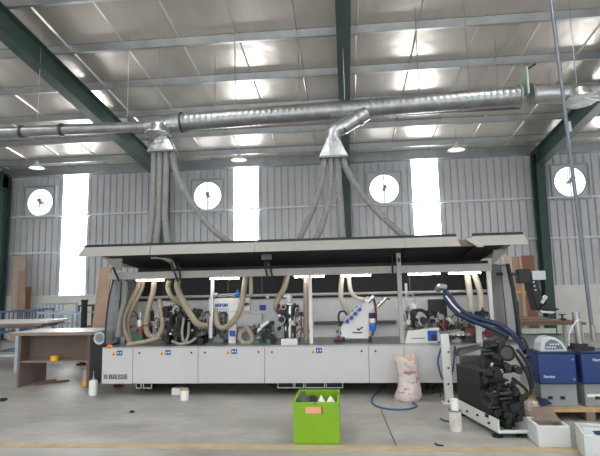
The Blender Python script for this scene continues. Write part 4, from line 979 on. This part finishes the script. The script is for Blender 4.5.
# rear table at the far left
t9 = 9.35; z9 = Zc(20, 321, t9); xa, xb = XL+2.6, X(49, 321, t9)
tb = thing('panel_table', (X(5, 321, t9), t9+.4, 0), 'steel-framed table at the left edge of the picture, behind the brown bench', 'table')
MB().box((xa, t9, z9-.14), (xb-.25, t9+.7, z9-.1)).build('table_top', 'wood_grey', tb)
for x in (X(15.5, 350, t9), xa+.05):
    for y in (t9+.02, t9+.62): MB().box((x-.03, y, 0), (x+.03, y+.06, z9-.14)).build('leg', 'rack_pale', tb)
MB().box((xa+.1, t9+.03, .32), (X(15.5, 350, t9)-.03, t9+.07, .36)).build('stretcher', 'rack_pale', tb)
for k in range(2):
    loose('panel_sheet', [Vector((xa, t9-.05+k*.03, z9-.1+k*.05)), Vector((xb-.12+k*.12, t9-.05+k*.03, z9-.1+k*.05)), Vector((xb-.12+k*.12, t9+.75, z9-.1+k*.05)), Vector((xa, t9+.75, z9-.1+k*.05))], (0, 0, .046), ('wood_grey', 'mdf_top')[k], ('dark panel lying on the left table, under the pale one', 'pale panel lying on top of the dark one on the left table')[k], 'panel', 'panels on the left table')
# steel racks behind
def rack(px0, px1, pyt, Y, m_, nbars, label, dep=.7, grid=True):
    xa, xb, zt = X(px0, pyt, Y), X(px1, pyt, Y), Zc((px0+px1)/2, pyt, Y)
    t = thing('steel_rack', ((xa+xb)/2, Y+dep/2, 0), label, 'rack', 'steel racks by the left wall'); k = .035
    for x in (xa, xb-k):
        for y in (Y, Y+dep): MB().box((x, y, 0), (x+k, y+k, zt)).build('upright', m_, t)
    for z in (zt-k, zt*.55, .2):
        MB().box((xa+k, Y, z), (xb-k, Y+k, z+k)).build('cross_bar', m_, t); MB().box((xa+k, Y+dep, z), (xb-k, Y+dep+k, z+k)).build('cross_bar', m_, t)
        MB().box((xa, Y+k, z), (xa+k, Y+dep, z+k)).build('side_bar', m_, t); MB().box((xb-k, Y+k, z), (xb, Y+dep, z+k)).build('side_bar', m_, t)
    for i in range(nbars):
        x = xa + (xb-xa)*(i+1)/(nbars+1); MB().box((x-.012, Y+.005, zt*.55+k), (x+.012, Y+.03, zt-k)).build('rung', m_, t)
rack(0, 22, 311, 11.0, 'rack_blue', 4, 'blue steel rack at the left edge of the picture, behind the left table')
rack(24, 36, 309.5, 10.9, 'rack_blue', 2, 'narrow blue steel rack second from the left edge')
rack(38, 63, 303.5, 12.6, 'rack_pale', 5, 'tall pale blue rack of upright bars below the leftmost bright strip')
rack(37, 56, 312.5, 10.6, 'rack_pale', 3, 'low pale rack in front of the tall pale blue rack')
rack(59, 80, 313, 10.6, 'rack_pale', 4, 'low pale rack left of the dark roller')
rack(78, 106, 305, 11.5, 'dark_steel', 3, 'dark steel rack behind the leaning tan board, nearest the machine')
dr = thing('dark_roller', at(84, 330, 10.3), 'dark padded roller standing on end beside the leaning tan board', 'roller')
c0, c1 = at(83.5, 335, 10.35), at(85, 299.5, 10.35); dr.location = (c0.x, 10.35, 0)
MB().cyl((c0.x, 10.35, 0), (c0.x, 10.35, c1.z-.05), .065, n=16).build('roller', 'rubber', dr); MB().cyl((c0.x, 10.35, c1.z-.05), (c0.x, 10.35, c1.z), .075, n=16).build('end_cap', 'black', dr)
MB().cyl((c0.x, 10.35, .0), (c0.x, 10.35, .03), .13, n=18).build('base', 'black', dr)
xa, xb = X(100, 267, 9.3), X(111.8, 267.5, 9.3)
loose('leaning_board', [Vector((X(86.5, 342, 9.0), 9.0, 0)), Vector((X(99.5, 342, 9.0), 9.0, 0)), Vector((xb, 9.3, Zc(106, 267, 9.3))), Vector((xa, 9.3, Zc(106, 267, 9.3)))], (0, .03, 0), 'board_tan', 'tall tan board leaning beside the left end of the machine', 'board')
leaner('leaning_board', 13.5, 25.5, 256.5, 15.7, 15.2, 'board_pale', 'tall pale board leaning on the wall at the far left', 0)
leaner('leaning_board', 18.5, 25, 271, 15.45, 14.95, 'board_tan', 'brown board leaning in front of the tall pale board at the far left', 0)
leaner('leaning_board', 26, 31.5, 287, 15.5, 15.0, 'board_red', 'narrow short reddish board leaning right of the tall pale board at the far left', 0)

# ------------------------------------------------------------------ floor items in front
gx0, gx1 = onz(293.7, 444.3).x, onz(340, 444.3).x; gy = onz(317, 444.5).y; gh = Zc(317, 402.5, gy)
gb = thing('green_bin', ((gx0+gx1)/2, gy+.2, 0), 'open lime green bin on the floor in front of the machine', 'bin')
k = .02; gd = onz(320, 389.5, gh).y - gy
m = MB(); m.box((gx0, gy, 0), (gx1, gy+gd, .02)); m.build('bin_floor', 'lime_in', gb)
for a, b, nm in (((gx0, gy, .02), (gx1, gy+k, gh), 'front_panel'), ((gx0, gy+gd-k, .02), (gx1, gy+gd, gh), 'back_panel'), ((gx0, gy+k, .02), (gx0+k, gy+gd-k, gh), 'side_panel'), ((gx1-k, gy+k, .02), (gx1, gy+gd-k, gh), 'side_panel')):
    MB().box(a, b).build(nm, 'lime', gb)
m = MB(); m.box(at(305, 413.5, gy), at(321.5, 407, gy)); m.v = [Vector((v.x, gy-(.003 if v.y > gy-1e-6 and i < 2 else .003), v.z)) for i, v in enumerate(m.v)]
p0, p1 = at(305.5, 413.3, gy), at(321.3, 407, gy)
MB().box((p0.x, gy-.004, p0.z), (p1.x, gy, p1.z)).build('paper_note', 'pink_note', gb, 'pink paper note')
p0, p1 = at(321.3, 414.2, gy), at(322.6, 407, gy); MB().box((p0.x, gy-.004, p0.z), (p1.x, gy, p1.z)).build('note_edge', 'red', gb)
p0, p1 = at(314, 404.5, gy), at(315, 402.8, gy); MB().box((p0.x, gy-.004, p0.z), (p1.x, gy, p1.z)).build('front_notch', 'ink', gb)
def bag(c, r, sq, m_, label, peak=None, seed=1):
    global rnd; rnd = random.Random(seed); m = MB(); m.ball(c, r, 16, 10, sq, .22)
    if peak is not None:
        for v in m.v:
            d = Vector((v.x-c[0], v.y-c[1])).length; up = v.z-c[2]
            if up > 0: v.z += peak*max(0, 1-d/(r*.75))*1.0
    o = m.build('rubbish_bag', m_, None, smooth_angle=50); tag(o, label, 'bag', 'bags in the green bin')
zc = gh-.075
bag((gx0+.1, gy+.2, zc), .1, (.8, 1.4, .9), 'bag_dark', 'grey-green rubbish bag at the left of the green bin', .05, 4)
bag((gx0+.19, gy+.3, zc-.0), .085, (.85, 1.5, .8), 'bag_black', 'black rubbish bag in the middle of the green bin', .015, 5)
bag((gx0+.285, gy+.16, zc-.02), .075, (.8, 1.2, .9), 'bag_white', 'white peaked bag in the green bin, beside the black bag', .07, 6)
bag((gx1-.09, gy+.16, zc-.02), .075, (.85, 1.2, .9), 'bag_white', 'white peaked bag in the right corner of the green bin', .06, 8)
# printed sack
def sack_mat():
    m = bpy.data.materials.new('printed_sack'); m.use_nodes = True; nt = m.node_tree; N = nt.nodes; L = nt.links; b = N['Principled BSDF']
    tc = N.new('ShaderNodeTexCoord'); n = N.new('ShaderNodeTexNoise'); n.inputs['Scale'].default_value = 9; n.inputs['Detail'].default_value = 3
    mp = N.new('ShaderNodeMapping'); mp.inputs['Rotation'].default_value = (.4, .6, 0); mp.inputs['Scale'].default_value = (1, 1, 1.8)
    L.new(tc.outputs['Object'], mp.inputs['Vector']); L.new(mp.outputs['Vector'], n.inputs['Vector'])
    r = N.new('ShaderNodeValToRGB'); e = r.color_ramp.elements; e[0].position = .57; e[0].color = lin((216, 202, 196)); e[1].position = .66; e[1].color = lin((178, 130, 128))
    L.new(n.outputs['Fac'], r.inputs['Fac']); L.new(r.outputs['Color'], b.inputs['Base Color']); b.inputs['Roughness'].default_value = .6
    n2 = N.new('ShaderNodeTexNoise'); n2.inputs['Scale'].default_value = 14; L.new(tc.outputs['Object'], n2.inputs['Vector'])
    bp = N.new('ShaderNodeBump'); bp.inputs['Strength'].default_value = .6; bp.inputs['Distance'].default_value = .03; L.new(n2.outputs['Fac'], bp.inputs['Height']); L.new(bp.outputs['Normal'], b.inputs['Normal'])
    M['printed_sack'] = m
sack_mat()
c = onz(408, 400); c.z = 0
sk = thing('printed_sack', c, 'tall white sack with pink print standing open in front of the machine', 'sack')
m = MB(); prof = [(0, .0), (.17, 0), (.185, .05), (.16, .16), (.135, .27), (.14, .4), (.155, .5), (.165, .56), (.15, .6), (.135, .58), (.13, .5), (.0, .48)]
m.lathe(prof, c, 28); r = random.Random(5)
for i, v in enumerate(m.v):
    a = math.atan2(v.y-c.y, v.x-c.x); h = v.z
    k = 1 + .07*math.sin(3*a+h*9) + .05*math.sin(7*a-h*14); v.x = c.x + (v.x-c.x)*k + .02*math.sin(h*6); v.y = c.y + (v.y-c.y)*k
    if h > .45: v.z += .03*math.sin(2*a+1)
m.build('sack_body', 'printed_sack', sk, smooth_angle=80)
m = MB(); m.ball(c+Vector((.02, 0, .52)), .115, 14, 8, (1, 1, .5), .15); m.build('sack_contents', 'wood_orange', sk, 'orange contents at the mouth')
m = MB(); m.lathe([(.155, .5), (.17, .6), (.165, .7), (.16, .7), (.16, .6), (.15, .5)], c, 22)
for v in m.v: v.z += .02*math.sin(5*math.atan2(v.y-c.y, v.x-c.x))
# blue hose coiled on the floor
m = MB(); z = .012
m.tube([onz(391, 385, z)+Vector((0,.15,0)), onz(379, 391, z), onz(372.5, 398, z), onz(373.5, 404, z), onz(383, 408, z), onz(398, 409.5, z), onz(411, 408.5, z), onz(416.5, 405.5, z), onz(413, 402.5, z)], .012, 8, 12)
tag(m.build('air_hose', 'hose_blue', None), 'blue air hose curling over the floor beside the printed sack', 'hose')
# can and bottle in front of the post
c = onz(456, 430.5); c.z = 0
cn = thing('open_can', c, 'worn whitish can with a rusty rim on the floor beside the white tray', 'can')
m = MB(); m.lathe([(0, 0), (.066, 0), (.066, .215), (.06, .215), (.06, .012), (0, .012)], c, 22); m.build('can_body', 'can_white', cn)
MB().ring(c+Vector((0, 0, .215)), (0,0,1), .064, .007, 24, 6).build('can_rim', 'wood_grey', cn)
m = MB(); m.lathe([(0, .014), (.045, .014), (.045, .3), (.04, .335), (.0, .337)], c, 18); tag(m.build('glue_bottle', 'plastic_white', None), 'white bottle standing in the worn whitish can', 'bottle')
# small things under and before the machine
c = onz(184.5, 400); c.z = 0; jr = thing('small_jar', c, 'white jar with a brown lid on the floor in front of the machine', 'jar')
m = MB(); m.lathe([(0, 0), (.058, 0), (.06, .02), (.06, .125), (.05, .14), (0, .14)], c, 18); m.build('jar_body', 'plastic_white', jr); m = MB(); m.lathe([(0, .14), (.056, .14), (.056, .165), (0, .165)], c, 18); m.build('jar_lid', 'wood', jr)
p, q = onz(171.5, 395), onz(180, 395); m = MB(); m.box((p.x, p.y, 0), (q.x, p.y+.14, .1)); o = m.build('small_box', 'plastic_white', None, bevel=.004); tag(o, 'small white box just under the front of the machine, beside the jar', 'box')
for px, py, s, l in ((132, 412.5, .03, 'small black lump on the floor in front of the machine, left of the jar'), (3, 401, .05, 'small black lump on the floor at the left edge of the picture'),):
    p = onz(px, py); m = MB(); m.ball((p.x, p.y, s*.42), s, 10, 6, (1.2, 1, .5), .3); tag(m.build('rubber_scrap', 'rubber', None), l, 'scrap', 'scraps on the floor')
for a, b, l in (((435, 443.5), (443.5, 445.5), 'short dark strip on the floor near the front line'), ((440.5, 418.5), (449, 421.5), 'curved dark strip on the floor beside the worn can')):
    p, q = onz(*a, .008), onz(*b, .008); m = MB(); m.tube([p, p.lerp(q, .5)+Vector((-.01, -.02, 0)), q], .008, 6, 5); tag(m.build('strip_scrap', 'cast_black', None), l, 'scrap', 'strips on the floor')
p = onz(117, 387.5); m = MB(); m.ball((p.x, p.y+.05, .02), .07, 10, 6, (1.6, .8, .3), .3); tag(m.build('dust_clump', 'maroon', None), 'dark reddish clump of scrap under the left end of the machine', 'scrap')
# floor joint
p, q = onz(381, 410), onz(398, 450)
struct('floor_joint', MB().prism([(p.x-.006, p.y, 0), (p.x+.006, p.y, 0), (q.x+.006, q.y, 0), (q.x-.006, q.y, 0)], (0, 0, .0015)), 'dark_steel')

# ------------------------------------------------------------------ daylight, camera
w = bpy.data.worlds.new('daylight'); SC.world = w; w.use_nodes = True
bg = w.node_tree.nodes['Background']; bg.inputs['Color'].default_value = (.93, .97, 1, 1); bg.inputs['Strength'].default_value = 1.8
cam = bpy.data.cameras.new('camera'); co = bpy.data.objects.new('camera', cam); COL.objects.link(co)
cam.sensor_fit = 'HORIZONTAL'; cam.sensor_width = 36; cam.lens = 36*F/600; cam.clip_end = 200; cam.clip_start = .05
Rm = Matrix((RX, UX, -FX)).transposed()
co.matrix_world = Matrix.Translation((0, 0, EYE)) @ Rm.to_4x4()
SC.camera = co
vs = SC.view_settings; vs.view_transform = 'Standard'; vs.look = 'None'; vs.gamma = 1; vs.use_curve_mapping = False
vs.exposure = 0.36
SC.cycles.use_denoising = True; SC.cycles.max_bounces = 8
